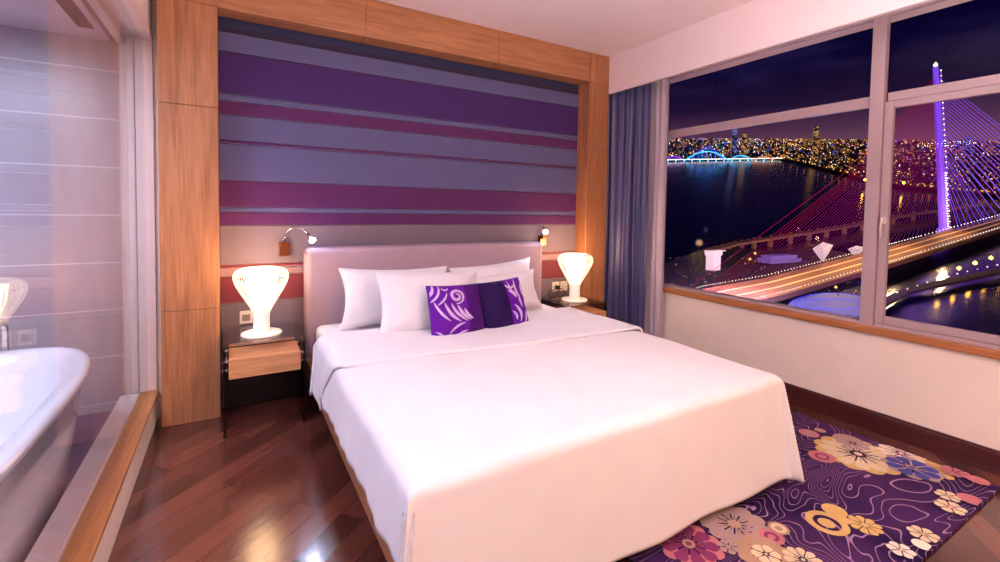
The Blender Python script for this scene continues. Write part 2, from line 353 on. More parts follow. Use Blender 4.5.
obj('frame', b, 'partition_frame', part, bevel=.003)
b = MB(); b.box(GX-.004, GX+.004, -1.58, 3.255, .172, 2.168); obj('pane', b, 'shower_glass', part)

# bathtub, rounded, long axis along the glass
tub = thing('bathtub', 'white freestanding bathtub with a rounded rim beyond the glass partition', 'bathtub', (-.96, 2.05, .012))
def sup(t, a, bb, e=3.2):
    c, s_ = math.cos(t), math.sin(t)
    return (math.copysign(abs(c)**(2/e), c)*a, math.copysign(abs(s_)**(2/e), s_)*bb)
tcx, tcy = -.925, 2.02
b = MB(); nn = 64
def tub_ring(a, bb, z): return [(tcx+sup(2*PI*k/nn, a, bb)[0], tcy+sup(2*PI*k/nn, a, bb)[1], z) for k in range(nn)]
rings = [(.33, .84, .012), (.345, .87, .10), (.375, .94, .35), (.385, .965, .50), (.405, .99, .512), (.412, 1.0, .53), (.405, .995, .548), (.385, .975, .552), (.345, .93, .545), (.325, .90, .50), (.29, .82, .22), (.22, .70, .16), (.02, .1, .155)]
vs = []; fs = []
for a, bb, z in rings: vs += tub_ring(a, bb, z)
for i in range(len(rings)-1):
    for k in range(nn): fs.append((i*nn+k, i*nn+(k+1) % nn, (i+1)*nn+(k+1) % nn, (i+1)*nn+k))
fs += [tuple(range(nn))[::-1], tuple((len(rings)-1)*nn+k for k in range(nn))]
b.add(vs, fs, 0, True); obj('basin', b, 'tub', tub)
b = MB(); b.tube([(tcx, tcy+.99, .54), (tcx, tcy+.99, .66), (tcx, tcy+.95, .70), (tcx, tcy+.85, .69)], .014, 10); obj('tap', b, 'chrome', tub)
# socket on the bathroom wall is only the mirrored bedside socket, so none is built there

# ------------------------------------------------------------------ timber surround and striped panel
sur = thing('timber_surround', 'wide pale oak surround framing the striped wall behind the bed', 'wall panelling', ((XA+X3)/2, F, 0))
def post(x0, x1, zs, name, lab):
    b = MB()
    for z0, z1 in zip(zs[:-1], zs[1:]): b.box(x0, x1, F, P+.018, z0+.0012, z1-.0012)
    obj(name, b, 'post_wood', sur, bevel=.0015, segs=1, label=lab)
post(XA, XB, (0, .651, 1.803, ZI, ZC-.001), 'post', 'left oak post, its front the widest')
post(X2, X3-.001, (0, .70, 1.79, ZI, ZC-.001), 'post', 'right oak post beside the curtain')
b = MB()
for x0, x1 in ((XB, .77), (.77, 1.78), (1.78, X2)): b.box(x0+.001, x1-.001, F, P+.018, ZI, ZC-.001)
obj('beam', b, 'beam_wood', sur, bevel=.0015, segs=1, label='horizontal oak beam under the ceiling')
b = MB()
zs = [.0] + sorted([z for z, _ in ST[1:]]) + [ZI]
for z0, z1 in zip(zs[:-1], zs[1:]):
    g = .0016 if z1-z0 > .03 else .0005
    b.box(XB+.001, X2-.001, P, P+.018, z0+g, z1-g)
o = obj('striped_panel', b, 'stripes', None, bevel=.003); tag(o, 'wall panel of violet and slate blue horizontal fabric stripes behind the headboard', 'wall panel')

# ------------------------------------------------------------------ window to the city
WX = 3.262
win = thing('window_2', 'wide window in pale mauve frames over the city at night', 'window', (WX, 1.2, .6)); win['kind'] = 'structure'
b = MB()
b.box(W+.02, WX+.004, WY1, WY1+.05, .60, 2.42)                 # jamb at curtain
b.box(W+.02, W+.10, WY0, WY1, .59, .622)                     # foot
b.box(W+.02, WX+.004, WY0, WY1, 2.385, 2.44)
b.box(W+.02, W+.10, WY0, WY0+.06, .60, 2.42)
b.box(W+.005, WX+.004, 1.195, 1.262, .60, 2.43)                # mullion
b.box(W+.03, WX+.004, 1.265, WY1, 1.88, 1.945)                 # transom left
b.box(W+.03, WX+.004, WY0, 1.185, 1.90, 1.95)                 # transom right
obj('frame', b, 'window_frame', win, bevel=.004)
sash = MB(); sash.box(W+.022, WX+.004, 1.152, 1.194, .624, 1.898); sash.box(W+.022, WX+.004, WY0+.06, 1.152, .624, .668); sash.box(W+.022, WX+.004, WY0+.06, 1.152, 1.858, 1.898); sash.box(W+.022, WX+.004, WY0+.06, WY0+.11, .668, 1.858)
so = obj('sash', sash, 'window_frame', win, bevel=.004, label='opening sash of the right lower pane')
b = MB(); b.box(W+.004, W+.022, 1.163, 1.183, 1.20, 1.24); b.tube([(W+.006, 1.173, 1.23), (W-.008, 1.173, 1.22), (W-.008, 1.173, 1.12)], .006, 8); obj('handle', b, 'white_frame', so)
for y0, y1, z0, z1 in ((1.265, WY1, .622, 1.88), (1.265, WY1, 1.945, 2.385), (WY0+.11, 1.152, .668, 1.858), (WY0+.06, 1.195, 1.95, 2.385)):
    b = MB(); b.box(WX-.003, WX+.003, y0, y1, z0, z1); obj('pane', b, 'window_glass', win)
b = MB(); b.box(W-.022, W+.02, WY0-.05, WY1+.02, .562, .603); o = obj('window_sill', b, 'sill_wood', win, bevel=.006, label='oak window sill')

# ------------------------------------------------------------------ curtains
def curtain(name, mat, path, z0, z1, amp, folds, label, nz=40, n=240, seed=0, skew=.15):
    # path: list of two xy end points
    (ax, ay), (bx, by) = path
    d = Vector((bx-ax, by-ay)); Ln = d.length; d.normalize(); nrm = Vector((d.y, -d.x))
    def fn(u, v):
        z = z1 + (z0-z1)*v
        w = u + .02*math.sin(7*u+seed) + .006*math.sin(5*v+9*u)
        ph = 2*PI*folds*w
        a = amp*(.55+.45*math.sin(3.1*u*folds*.4+seed+1))*(.65+.35*min(1, v*3+.2))
        off = a*(math.sin(ph) + .3*math.sin(2.3*ph+seed+v)) + .004*math.sin(9*v+4*u)
        s_ = Ln*u + .55*a*math.sin(2*ph)
        p = Vector((ax, ay)) + d*s_ + nrm*off
        return (p.x, p.y, z)
    b = MB(); b.grid(fn, n, nz); o = obj(name, b, mat, None, solid=.003); return o
o = curtain('curtain', 'curtain', ((2.985, 3.20), (3.08, 2.775)), .02, 2.42, .034, 7, '', seed=1)
tag(o, 'heavy navy blue curtain hanging beside the right oak post', 'curtain')
o = curtain('sheer_curtain', 'sheer', ((3.145, 2.84), (3.145, 2.655)), .02, 2.42, .022, 3, '', seed=3)
tag(o, 'pale sheer curtain gathered between navy curtain and window', 'curtain')

# ------------------------------------------------------------------ bed
bed = thing('double_bed', 'double bed with taupe upholstered headboard and oak frame against the striped wall', 'bed', (1.31, 2.1, 0))
b = MB(); b.box(.40, 2.22, 3.085, P-.006, .14, .985); obj('headboard', b, 'headboard', bed, bevel=.035, segs=5, label='taupe upholstered headboard')
b = MB()
b.box(.390, .435, 1.21, 3.084, .20, .297); b.box(2.165, 2.210, 1.21, 3.084, .20, .297); b.box(.390, 2.210, 1.165, 1.21, .20, .297); b.box(.435, 2.165, 1.21, 3.084, .22, .285)
obj('frame', b, 'bed_wood', bed, bevel=.003, label='oak side rails')
b = MB(); b.box(.52, 2.10, 1.25, 3.0, 0.0, .22); obj('plinth', b, 'black_metal', bed, label='dark recessed plinth')
def rbox(b, x0, x1, y0, y1, z0, z1, r=.05, n=16, sag=0):
    """soft rounded slab"""
    def fn(u, v):
        # u round the outline, v down the side profile
        t = 2*PI*u; cx_, cy_ = (x0+x1)/2, (y0+y1)/2; hx, hy = (x1-x0)/2, (y1-y0)/2
        if v < .5: k = 1-(r/hx)*(1-math.sin(PI*v)); 
        p = sup(t, 1, 1, 14)
        return p
    pass
b = MB(); b.box(.45, 2.17, 1.17, 3.08, .30, .50); obj('mattress', b, 'sheet', bed, bevel=.04, segs=5, label='mattress in a white fitted sheet')

# duvet drape
def edge(o_, r):
    if o_ <= 0: return 0, 0
    a = min(o_/r, PI/2); return r*math.sin(a), r*(1-math.cos(a)) + max(0, o_-r*PI/2)
def drape(xl, xr, yf, yb, top, dl, dr, df, r=.06, flare=.1, wr=1.0, seed=0, puff=.02, hem=None, nu=150, nv=150, foot=True):
    def fn(u, v):
        s_ = -dl + u*(dl + (xr-xl) + dr)
        t = -df + v*(df + (yb-yf))
        ol = -s_ if s_ < 0 else 0; orr = s_-(xr-xl) if s_ > xr-xl else 0; of = -t if t < 0 else 0
        if hem: 
            if ol: ol = min(ol, ol*hem(t))
        x = min(max(s_, 0), xr-xl) + xl; y = max(t, 0) + yf
        hx, zx = edge(ol or orr, r); hy, zy = edge(of, r)
        k = max(zx, zy); m_ = min(zx, zy)
        sx = -1 if ol else 1
        x += sx*(hx + flare*zx + .35*m_*flare*4) if (ol or orr) else 0
        if of: y -= hy + flare*.8*zy + .12*m_
        z = top - k
        # body of the quilt
        ex = min(max(s_, 0), max(xr-xl-s_, 0)); ey = max(t, 0)
        z += puff*min(1, ex/.25)*min(1, (ey+.02)/.25) if not (ol or orr or of) else 0
        n1 = noise.noise(Vector((x*2.1+seed, y*2.1, z*2)))*.010*wr + noise.noise(Vector((x*6+seed, y*5, z*4)))*.004*wr
        z += n1 if k < .02 else n1*.3
        if zx > .01 and (ol or orr):
            q = min(1, zx/.2)*(.2 if of else 1); x += sx*q*.005*wr*(1+math.sin(y*17+2.2*math.sin(y*4+seed)+seed)) + sx*q*.003*(1+math.sin(y*47+seed))
            z += q*.006*math.sin(y*7+seed)
        if zy > .01 and of:
            q = min(1, zy/.4); y += q*.006*wr*math.sin(x*7+1.5*math.sin(x*3+seed)+seed); z += q*.003*math.sin(x*13)
        return (x, y, z)
    b = MB(); b.grid(fn, nu, nv); return b
dv = thing('duvet', 'thick white duvet spread over the bed with its top edge turned down', 'duvet', (1.31, 1.8, .5))
obj('cover', drape(.438, 2.095, 1.165, 2.57, .53, .262, .495, .50, r=.045, flare=.055, seed=2, puff=.010), 'duvet', dv, solid=.02, off=-1)
def flap():
    # folded-back band lying on the duvet, its rear edge rolls over into the layer beneath
    def fn(u, v):
        dl, dr = .325, .22
        xl, xr = .430, 2.11
        s_ = -dl + u*(dl+(xr-xl)+dr)
        ol = -s_ if s_ < 0 else 0; orr = s_-(xr-xl) if s_ > xr-xl else 0
        y0 = 2.07 - .13*max(0, s_)/(1.8) + (.30*min(1, ol/.3) if ol else 0) - (.0*orr)
        y1 = 2.60 + .02*math.sin(s_*4)
        vv = min(v/.88, 1)
        y = y0 + (y1-y0)*vv
        z = .552 + .003*math.sin(s_*5+y*6)
        if v > .88:
            a = (v-.88)/.12*PI; y = y1 + .016*math.sin(a); z -= .011*(1-math.cos(a))
        x = min(max(s_, 0), xr-xl)+xl
        hx, zx = edge(ol or orr, .045)
        sx = -1 if ol else 1
        if ol or orr:
            x += sx*(hx + .06*zx) + sx*.005*math.sin(y*26+s_*6)*min(1, zx/.1); z -= zx
            z += .012*math.sin(y*15)*min(1, zx/.2)
        z += noise.noise(Vector((x*4, y*6, 3)))*.005
        return (x, y, z)
    b = MB(); b.grid(fn, 130, 50); return b
obj('turned_down_flap', flap(), 'sheet', dv, solid=.014, off=-1)

# pillows
def pillow_fn(w, h, T, pinch=.05, seed=0, wr=1):
    def surf(a, c, side):
        # a, c in [-1, 1]
        x = a*w/2*(1-pinch*(1-c*c)**1 * (abs(a)**3)) ; z = c*h/2*(1-pinch*(1-a*a)*(abs(c)**3))
        th = T/2*max(0, (1-abs(a)**3.2))**.55*max(0, (1-abs(c)**3.2))**.55
        th *= 1 + .10*noise.noise(Vector((a*1.6+seed, c*1.6, seed)))
        y = th + (.006*wr*noise.noise(Vector((a*4+seed, c*4, 1.3))) if th > .01 else 0)
        r = (1-abs(a))*(1-abs(c))
        y += .008*wr*math.sin(14*math.atan2(c, a)+seed)*max(0, (a*a+c*c-.6))*min(1, r*12)
        return Vector((x, -y if side < 0 else y, z + h/2))
    return surf
def make_pillow(name, mat, w, h, T, loc, lean, yaw, roll, label, cat='pillow', group=None, seed=0, mats=None, matfn=None, extra=None, pinch=.11, hem=True):
    sf = pillow_fn(w, h, T, pinch, seed)
    M3 = Matrix.Rotation(yaw, 4, 'Z') @ Matrix.Rotation(lean, 4, 'X') @ Matrix.Rotation(roll, 4, 'Y')
    b = MB(); n = 36
    def tr(v): return tuple(M3 @ v)
    for side in (-1, 1):
        st = len(b.f)
        b.grid(lambda u, v: tr(sf(2*u-1, 2*v-1, side)), n, n, flip=(side > 0))
        if matfn:
            for j in range(n):
                for i in range(n): b.m[st+j*n+i] = matfn((i+.5)/n*2-1, (j+.5)/n*2-1, side)
    zmin = min(v[2] for v in b.v)
    t = thing(name, label, cat, (loc[0], loc[1], loc[2]-zmin-.010), 0, group)
    if extra:
        main = obj('cover', b, mats or mat, t, local=True)
        extra(main, tr, sf)
    else:
        main = obj('cover', b, mats or mat, t, local=True)
        if hem:
            hb = MB(); pts = []
            for k in range(97):
                q = k/96*4; s_ = int(q) % 4; f_ = q-int(q)
                a, c = [(-1+2*f_, -1), (1, -1+2*f_), (1-2*f_, 1), (-1, 1-2*f_)][s_]
                pts.append(tr(sf(a, c, 1)))
            hb.tube(pts, .004, 6, cap=False); obj('piping', hb, mat, t, local=True)
    return t
ZM = .50
make_pillow('pillow', 'sheet', .72, .37, .17, (.915, 2.84, ZM), -.26, .0, .03, 'white pillow at the back left, leaning on the headboard', seed=1, group='white bed pillows')
make_pillow('pillow', 'sheet', .70, .345, .17, (1.71, 2.92, ZM), -.26, .0, -.07, 'white pillow at the back right, its top corner highest of all', seed=2, group='white bed pillows')
make_pillow('pillow', 'sheet', .66, .39, .17, (1.03, 2.52, ZM), -.36, -.03, .03, 'white pillow at the front left, behind the left cushion', seed=4, group='white bed pillows')
make_pillow('pillow', 'sheet', .68, .30, .16, (1.655, 2.77, ZM), -.40, -.03, -.05, 'white pillow at the front right, behind the right cushion', seed=6, group='white bed pillows')

def crescents(lst):
    """each: (cx, cy, radius, a0, a1, width) in cushion face coordinates -1..1"""
    def ex(t, tr, sf):
        b = MB()
        for it in lst:
            if len(it) == 7:      # one unbroken spiral stroke
                cx_, cy_, r0, r1, a0, tn, wd = it; n = 40; L1 = []; L2 = []
                for k in range(n+1):
                    f_ = k/n; a = math.radians(a0+tn*360*f_); r = r0+(r1-r0)*f_; w_ = wd*(.35+.65*math.sin(PI*f_))
                    for LL, rr in ((L1, r-w_/2), (L2, r+w_/2)):
                        p = sf(cx_+rr*math.cos(a), cy_+rr*math.sin(a), -1); LL.append(tr(Vector((p.x, p.y-.0018, p.z))))
                b.add(L1+L2, [(k, k+1, n+2+k, n+1+k) for k in range(n)], 0, True); continue
            cx_, cy_, r, a0, a1, wd = it
            n = 18; L1 = []; L2 = []
            for k in range(n+1):
                f_ = k/n; a = math.radians(a0+(a1-a0)*f_); w_ = wd*math.sin(PI*min(1, f_*.97+.03))**.8
                for LL, rr in ((L1, r-w_/2), (L2, r+w_/2)):
                    aa = max(-.96, min(.96, cx_+rr*math.cos(a))); cc = max(-.96, min(.96, cy_+rr*math.sin(a)))
                    p = sf(aa, cc, -1); LL.append(tr(Vector((p.x, p.y-.0018, p.z))))
            b.add(L1+L2, [(k, k+1, n+2+k, n+1+k) for k in range(n)], 0, True)
        obj('embroidery', b, 'swirl', t, local=True, solid=.001, label='lilac swirl embroidery')
    return ex
def spiral(cx_, cy_, r0, r1, a0, turns, wd):
    out = []; n = int(turns*6)
    for k in range(n):
        f0 = k/n; r = r0+(r1-r0)*f0; out.append((cx_, cy_, r, a0+turns*360*f0, a0+turns*360*(k+1.35)/n, wd))
    return out
cr1 = [(-.08, .52, .27, .06, -100, 1.6, .11), (.55, .62, 1.15, 196, 240, .12), (.65, .55, 1.0, 196, 245, .10), (.75, .45, .88, 196, 243, .11), (.80, .32, .72, 200, 240, .09), (.45, .75, 1.38, 196, 232, .09),
    (-1.2, .9, .36, -80, 20, .10), (-1.2, .9, .56, -75, 10, .08), (-1.15, .95, .80, -62, -20, .07), (.25, -1.3, .9, 98, 145, .08), (.25, -1.3, .62, 95, 150, .09), (.15, -1.2, .4, 75, 150, .07), (-1.05, -1.0, .40, -10, 70, .08), (-.45, .88, .12, 190, 350, .06)]
cr2 = [(1.25, .55, .75, 150, 215, .10), (1.35, .45, .55, 150, 220, .08), (1.25, .75, 1.0, 172, 215, .07), (.05, .1, .42, 15, 75, .13), (.0, -.45, .5, -30, 55, .13), (-.05, -.5, .32, -20, 50, .09), (1.3, -.8, .6, 110, 180, .10), (.30, .82, .22, 200, 330, .10), (1.3, .1, .72, 165, 205, .09), (1.35, -.05, .5, 150, 205, .08)]
make_pillow('throw_cushion', None, .345, .33, .13, (1.115, 2.345, ZM), -.36, .04, .03, 'violet cushion with swirl embroidery on its left side, plain on its right', 'cushion', group='violet throw cushions', seed=3, mats=['velvet_bright', 'velvet'], matfn=lambda a, c, s_: 0 if (a < .28 and s_ < 0) else 1, extra=crescents([c for c in cr1]), pinch=.04)
make_pillow('throw_cushion', None, .345, .33, .13, (1.45, 2.365, ZM), -.36, .08, -.05, 'violet cushion with a dark plain left half and embroidered right side', 'cushion', group='violet throw cushions', seed=5, mats=['velvet_bright', 'velvet_dark'], matfn=lambda a, c, s_: 0 if (a > .12 and s_ < 0) else 1, extra=crescents(cr2), pinch=.04)

# ------------------------------------------------------------------ bedside tables
def make_nightstand(x0, x1, label, wood_right=False):
    y0, y1 = 2.81, 3.235
    t = thing('nightstand', label, 'bedside table', ((x0+x1)/2, (y0+y1)/2, 0))
    b = MB(); b.box(x0, x1, y0, y1, .490, .502); obj('glass_top', b, 'table_glass', t, bevel=.001, segs=1)
    for x in (x0, x1-.010):
        b = MB(); b.box(x, x+.010, y0, y1, 0.0, .489); obj('side_panel', b, 'smoked_glass', t, bevel=.001, segs=1, label='smoked glass side')
    b = MB(); b.box(x0+.011, x1-.011, y1-.012, y1-.002, .0, .30); obj('back_panel', b, 'smoked_glass', t)
    b = MB()
    for x in (x0-.001, x1-.005): b.box(x, x+.006, y0-.003, y0, 0, .49)
    b.box(x0, x1, y0-.003, y0, .489, .494)
    obj('edge_trim', b, 'black_metal', t)
    d = MB(); d.box(x0+.025, x1-.025, 2.785, 3.12, .325, .43); dr = obj('drawer', d, 'drawer_wood', t, bevel=.002)
    for yy in (2.84, 3.06):
        for x, s_ in ((x0, -1), (x1, 1)):
            for z in (.36, .405):
                b = MB(); b.tube([(x+s_*.006, yy, z), (x-s_*.026, yy, z)], .008, 10); obj('standoff', b, 'chrome', t)
    return t
make_nightstand(-.045, .357, 'glass nightstand with oak drawer left of the bed')
make_nightstand(2.275, 2.672, 'glass nightstand with oak drawer right of the bed, by the curtain')

# table lamps: urn shaped wire cage round a glowing funnel
def make_lamp(loc, label):
    t = thing('table_lamp', label, 'table lamp', loc, 0, None)
    b = MB(); b.lathe([(.0, 0), (.105, 0), (.108, .004), (.104, .010), (.05, .014), (.0, .014)], 40); obj('base', b, 'lamp_wire', t, local=True)
    b = MB(); b.lathe([(.048, .013), (.044, .03), (.042, .09), (.047, .135)], 32); b.lathe([(.040, .135), (.035, .09), (.037, .03), (.04, .013)], 32); obj('stem', b, 'lamp_wire', t, local=True)
    prof = [(.047, .13), (.058, .155), (.080, .195), (.106, .24), (.130, .285), (.143, .322), (.143, .352), (.128, .373), (.108, .380), (.095, .374), (.090, .352), (.084, .30), (.070, .23), (.052, .16), (.046, .135)]
    # smooth the profile
    def cr(p, k, f_):
        n = len(p); P0, P1, P2, P3 = (p[max(k-1, 0)], p[k], p[min(k+1, n-1)], p[min(k+2, n-1)])
        return tuple(.5*((2*P1[i]) + (-P0[i]+P2[i])*f_ + (2*P0[i]-5*P1[i]+4*P2[i]-P3[i])*f_**2 + (-P0[i]+3*P1[i]-3*P2[i]+P3[i])*f_**3) for i in (0, 1))
    pr = [cr(prof, k, j/2) for k in range(len(prof)-1) for j in range(2)] + [prof[-1]]
    b = MB(); nw = 56
    for k in range(nw):
        a = 2*PI*k/nw; b.tube([(r*math.cos(a), r*math.sin(a), z) for r, z in pr], .0019, 5, cap=False)
    for r, z in ((.112, .380), (.143, .325), (.047, .135)):
        b.tube([(r*math.cos(2*PI*k/48), r*math.sin(2*PI*k/48), z) for k in range(49)], .0022, 5, cap=False)
    obj('wire_cage', b, 'lamp_wire', t, local=True, label='cage of fine white wires')
    b = MB(); b.lathe([(.040, .12), (.048, .16), (.064, .23), (.078, .30), (.083, .362)], 40); obj('shade', b, 'lamp_glow', t, local=True, label='glowing inner funnel')
    b = MB(); b.lathe([(.085, .366), (.112, .378), (.112, .384), (.08, .384), (.078, .370)], 40); obj('top_ring', b, 'lamp_wire', t, local=True)
    return t
LA = (.145, 2.99, .5025); LB = (2.47, 2.98, .5025)
make_lamp(LA, 'glowing wire cage lamp on the left nightstand')
make_lamp(LB, 'glowing wire cage lamp on the right nightstand by the curtain')

# reading lights
def make_reader(cx_, cz, head, mid, label):
    t = thing('reading_light', label, 'reading light', (cx_, P, cz))
    b = MB(); b.box(cx_-.032, cx_+.032, P-.035, P-.001, cz-.045, cz+.045); wp = obj('wall_plate', b, 'bronze', t, bevel=.004)
    b = MB(); b.box(cx_-.020, cx_+.020, P-.052, P-.035, cz+.015, cz+.048); obj('joint', b, 'bronze', wp)
    A = Vector((cx_, P-.03, cz+.045)); Bm = Vector(mid); Hd = Vector(head)
    pts = []
    P1 = A + Vector((0, -.01, .10)); P2 = Bm
    for k in range(21):
        f_ = k/20; pts.append(A*(1-f_)**3 + P1*3*f_*(1-f_)**2 + P2*3*f_*f_*(1-f_) + Hd*f_**3)
    b = MB(); b.tube(pts, .0045, 8); arm = obj('arm', b, 'chrome', t)
    d = (Hd-P2).normalized()
    b = MB(); b.tube([Hd-d*.03, Hd-d*.005, Hd+d*.022], [.008, .014, .017], 16); hd = obj('head', b, 'chrome', t)
    b = MB(); b.tube([Hd+d*.0225, Hd+d*.034], .019, 16); obj('bulb', b, 'led', hd)
    return t
make_reader(.288, .975, (.425, 3.10, 1.055), (.37, 3.18, 1.15), 'bronze reading light with curved chrome arm, left of the headboard')
make_reader(2.31, .985, (2.235, 3.10, 1.085), (2.26, 3.19, 1.15), 'bronze reading light right of the headboard above the nightstand')

# sockets
def socket(x, z, kind, label, w=.072, h=.080):
    t = thing('wall_socket', label, 'socket', (x, P, z))
    b = MB(); b.box(x-w/2, x+w/2, P-.010, P-.001, z-h/2, z+h/2); obj('plate', b, 'plastic', t, bevel=.003)
    b = MB()
    if kind == 'data':
        b.box(x-.022, x+.022, P-.013, P-.010, z-.022, z+.018); obj('insert', b, 'screen_grey', t, bevel=.002)
    else:
        for dx in (-.014, .014): b.tube([(x+dx, P-.0101, z-.005), (x+dx, P-.0125, z-.005)], .004, 10)
        b.tube([(x, P-.0101, z+.018), (x, P-.0125, z+.018)], .004, 10); obj('holes', b, 'dark_plastic', t)
socket(.073, .552, 'data', 'white socket with grey insert left of the left lamp')
socket(.165, .552, 'plug', 'white socket behind the left lamp')
socket(2.475, .572, 'plug', 'white socket above the right nightstand, left one', .078, .085)
socket(2.565, .572, 'plug', 'white socket above the right nightstand, nearer the lamp', .078, .085)
b = MB()
pts = [(2.475, P-.014, .57), (2.475, P-.05, .56), (2.44, P-.07, .528), (2.40, P-.10, .512), (2.36, P-.07, .51), (2.38, P-.03, .53), (2.44, P-.03, .55), (2.50, P-.04, .56), (2.54, P-.06, .53), (2.53, P-.09, .512), (2.47, P-.15, .509), (2.47, LB[1]+.1, .509)]
sm = []
for k in range(len(pts)-1):
    for j in range(5):
        f_ = j/5; a = Vector(pts[max(k-1, 0)]); p1 = Vector(pts[k]); p2 = Vector(pts[k+1]); p3 = Vector(pts[min(k+2, len(pts)-1)])
        sm.append(.5*((2*p1)+(p2-a)*f_+(2*a-5*p1+4*p2-p3)*f_**2+(3*p1-a-3*p2+p3)*f_**3))
b.tube(sm, .0035, 7); b.box(2.458, 2.492, P-.045, P-.014, .555, .585)
tag(obj('power_cord', b, 'cable', None), 'dark looped power cord behind the right table lamp', 'cord')

# ------------------------------------------------------------------ rug
rmats = ['rug', 'rug_cream', 'rug_beige', 'rug_blue', 'rug_pink', 'rug_gold', 'rug_magenta', 'rug_plum', 'rug_tan', 'rug_white']
CI = {n.replace('rug_', ''): i for i, n in enumerate(rmats)}; CI['base'] = 0
b = MB(); RX0, RX1, RY0, RY1 = 1.22, 3.045, .615, 2.75; b.box(RX0, RX1, RY0, RY1, .0005, .011)
ZR = [.0112]
def clip_add(poly, c):
    pl = [(min(max(x, RX0+.002), RX1-.002), min(max(y, RY0+.002), RY1-.002)) for x, y in poly]
    ZR[0] += .00003
    n = len(pl); cx_ = sum(p[0] for p in pl)/n; cy_ = sum(p[1] for p in pl)/n
    b.add([(cx_, cy_, ZR[0])] + [(x, y, ZR[0]) for x, y in pl], [(0, i+1, (i+1) % n+1) for i in range(n)], CI[c])
def disc(x, y, r, c, sx=1, n=28, rot=0):
    clip_add([(x+r*sx*math.cos(2*PI*k/n)*math.cos(rot)-r*math.sin(2*PI*k/n)*math.sin(rot), y+r*sx*math.cos(2*PI*k/n)*math.sin(rot)+r*math.sin(2*PI*k/n)*math.cos(rot)) for k in range(n)], c)
def flower(x, y, r, c, n=10, core='plum', rim=None, rot=0, cr_=.22, vein='plum'):
    if rim: 
        for k in range(n):
            a = rot+2*PI*(k+.5)/n; disc(x+r*.86*math.cos(a), y+r*.86*math.sin(a), r*.30, rim)
    for k in range(n):
        a = rot+2*PI*k/n; hw = PI/n*.90
        pts = []
        for j in range(13):
            f_ = j/12; aa = a-hw+2*hw*f_; rr = r*(.80+.20*math.sin(PI*f_)**.6); pts.append((x+rr*math.cos(aa), y+rr*math.sin(aa)))
        pts.append((x+r*.12*math.cos(a), y+r*.12*math.sin(a))); clip_add(pts, c)
        clip_add([(x+r*.25*math.cos(a-.05), y+r*.25*math.sin(a-.05)), (x+r*.7*math.cos(a), y+r*.7*math.sin(a)), (x+r*.25*math.cos(a+.05), y+r*.25*math.sin(a+.05))], vein)
    disc(x, y, r*cr_, core); disc(x, y, r*cr_*.5, c)
disc(2.99, .85, .085, 'gold'); flower(2.95, .84, .10, 'gold', 9, rot=.3)
flower(2.795, 1.073, .165, 'cream', 12, 'plum', rim='gold'); disc(2.92, 1.17, .07, 'tan'); flower(2.90, 1.14, .08, 'beige', 8)
flower(3.0, .965, .10, 'white', 10, 'magenta', rot=.2)
flower(2.878, .881, .105, 'blue', 8, 'beige', rim='beige')
disc(2.595, 1.149, .058, 'pink', 1.1); disc(2.595, 1.149, .032, 'magenta', 1.1); disc(2.595, 1.149, .02, 'pink', 1.1)
disc(2.805, 1.313, .05, 'pink', 1.0); disc(2.805, 1.313, .03, 'beige'); disc(2.90, 1.30, .028, 'tan')
disc(2.053, .881, .075, 'gold'); disc(2.053, .881, .048, 'base'); disc(2.05, .881, .030, 'gold')
disc(2.166, .905, .045, 'gold'); disc(2.13, .862, .03, 'gold'); flower(2.171, .80, .060, 'gold', 9, 'gold')
flower(1.716, 1.057, .115, 'beige', 11, 'tan', rim='beige'); flower(1.461, 1.074, .105, 'magenta', 9, 'tan', rim='pink')
disc(1.844, .956, .038, 'tan'); disc(1.844, .956, .028, 'cream'); disc(1.844, .956, .014, 'tan'); disc(1.772, .943, .044, 'pink'); disc(1.772, .943, .026, 'magenta'); disc(1.772, .943, .014, 'pink')
flower(1.661, .901, .09, 'tan', 8, 'plum', rim='tan'); flower(1.661, .901, .05, 'cream', 6, 'plum', rot=.4); flower(1.75, .82, .065, 'cream', 10, 'plum')
flower(1.573, .99, .038, 'beige', 6, 'tan'); flower(2.121, .668, .043, 'white', 6, 'tan'); flower(2.717, .705, .045, 'cream', 6, 'tan')
flower(2.62, .67, .052, 'cream', 6, 'pink'); disc(2.77, .645, .045, 'pink'); flower(3.0, .76, .055, 'pink', 7, 'magenta'); disc(3.0, .68, .04, 'pink'); flower(2.30, .66, .05, 'cream', 7, 'tan'); disc(2.22, .64, .03, 'white')
flower(1.36, .80, .08, 'beige', 9, 'plum'); flower(2.72, 1.62, .12, 'cream', 10, 'magenta'); disc(2.85, 1.8, .06, 'pink'); flower(2.55, 2.2, .1, 'beige', 9)
flower(1.32, .95, .06, 'pink', 8)
tag(obj('rug', b, rmats, None), 'violet rug with contour lines and large flowers beside the foot of the bed', 'rug')

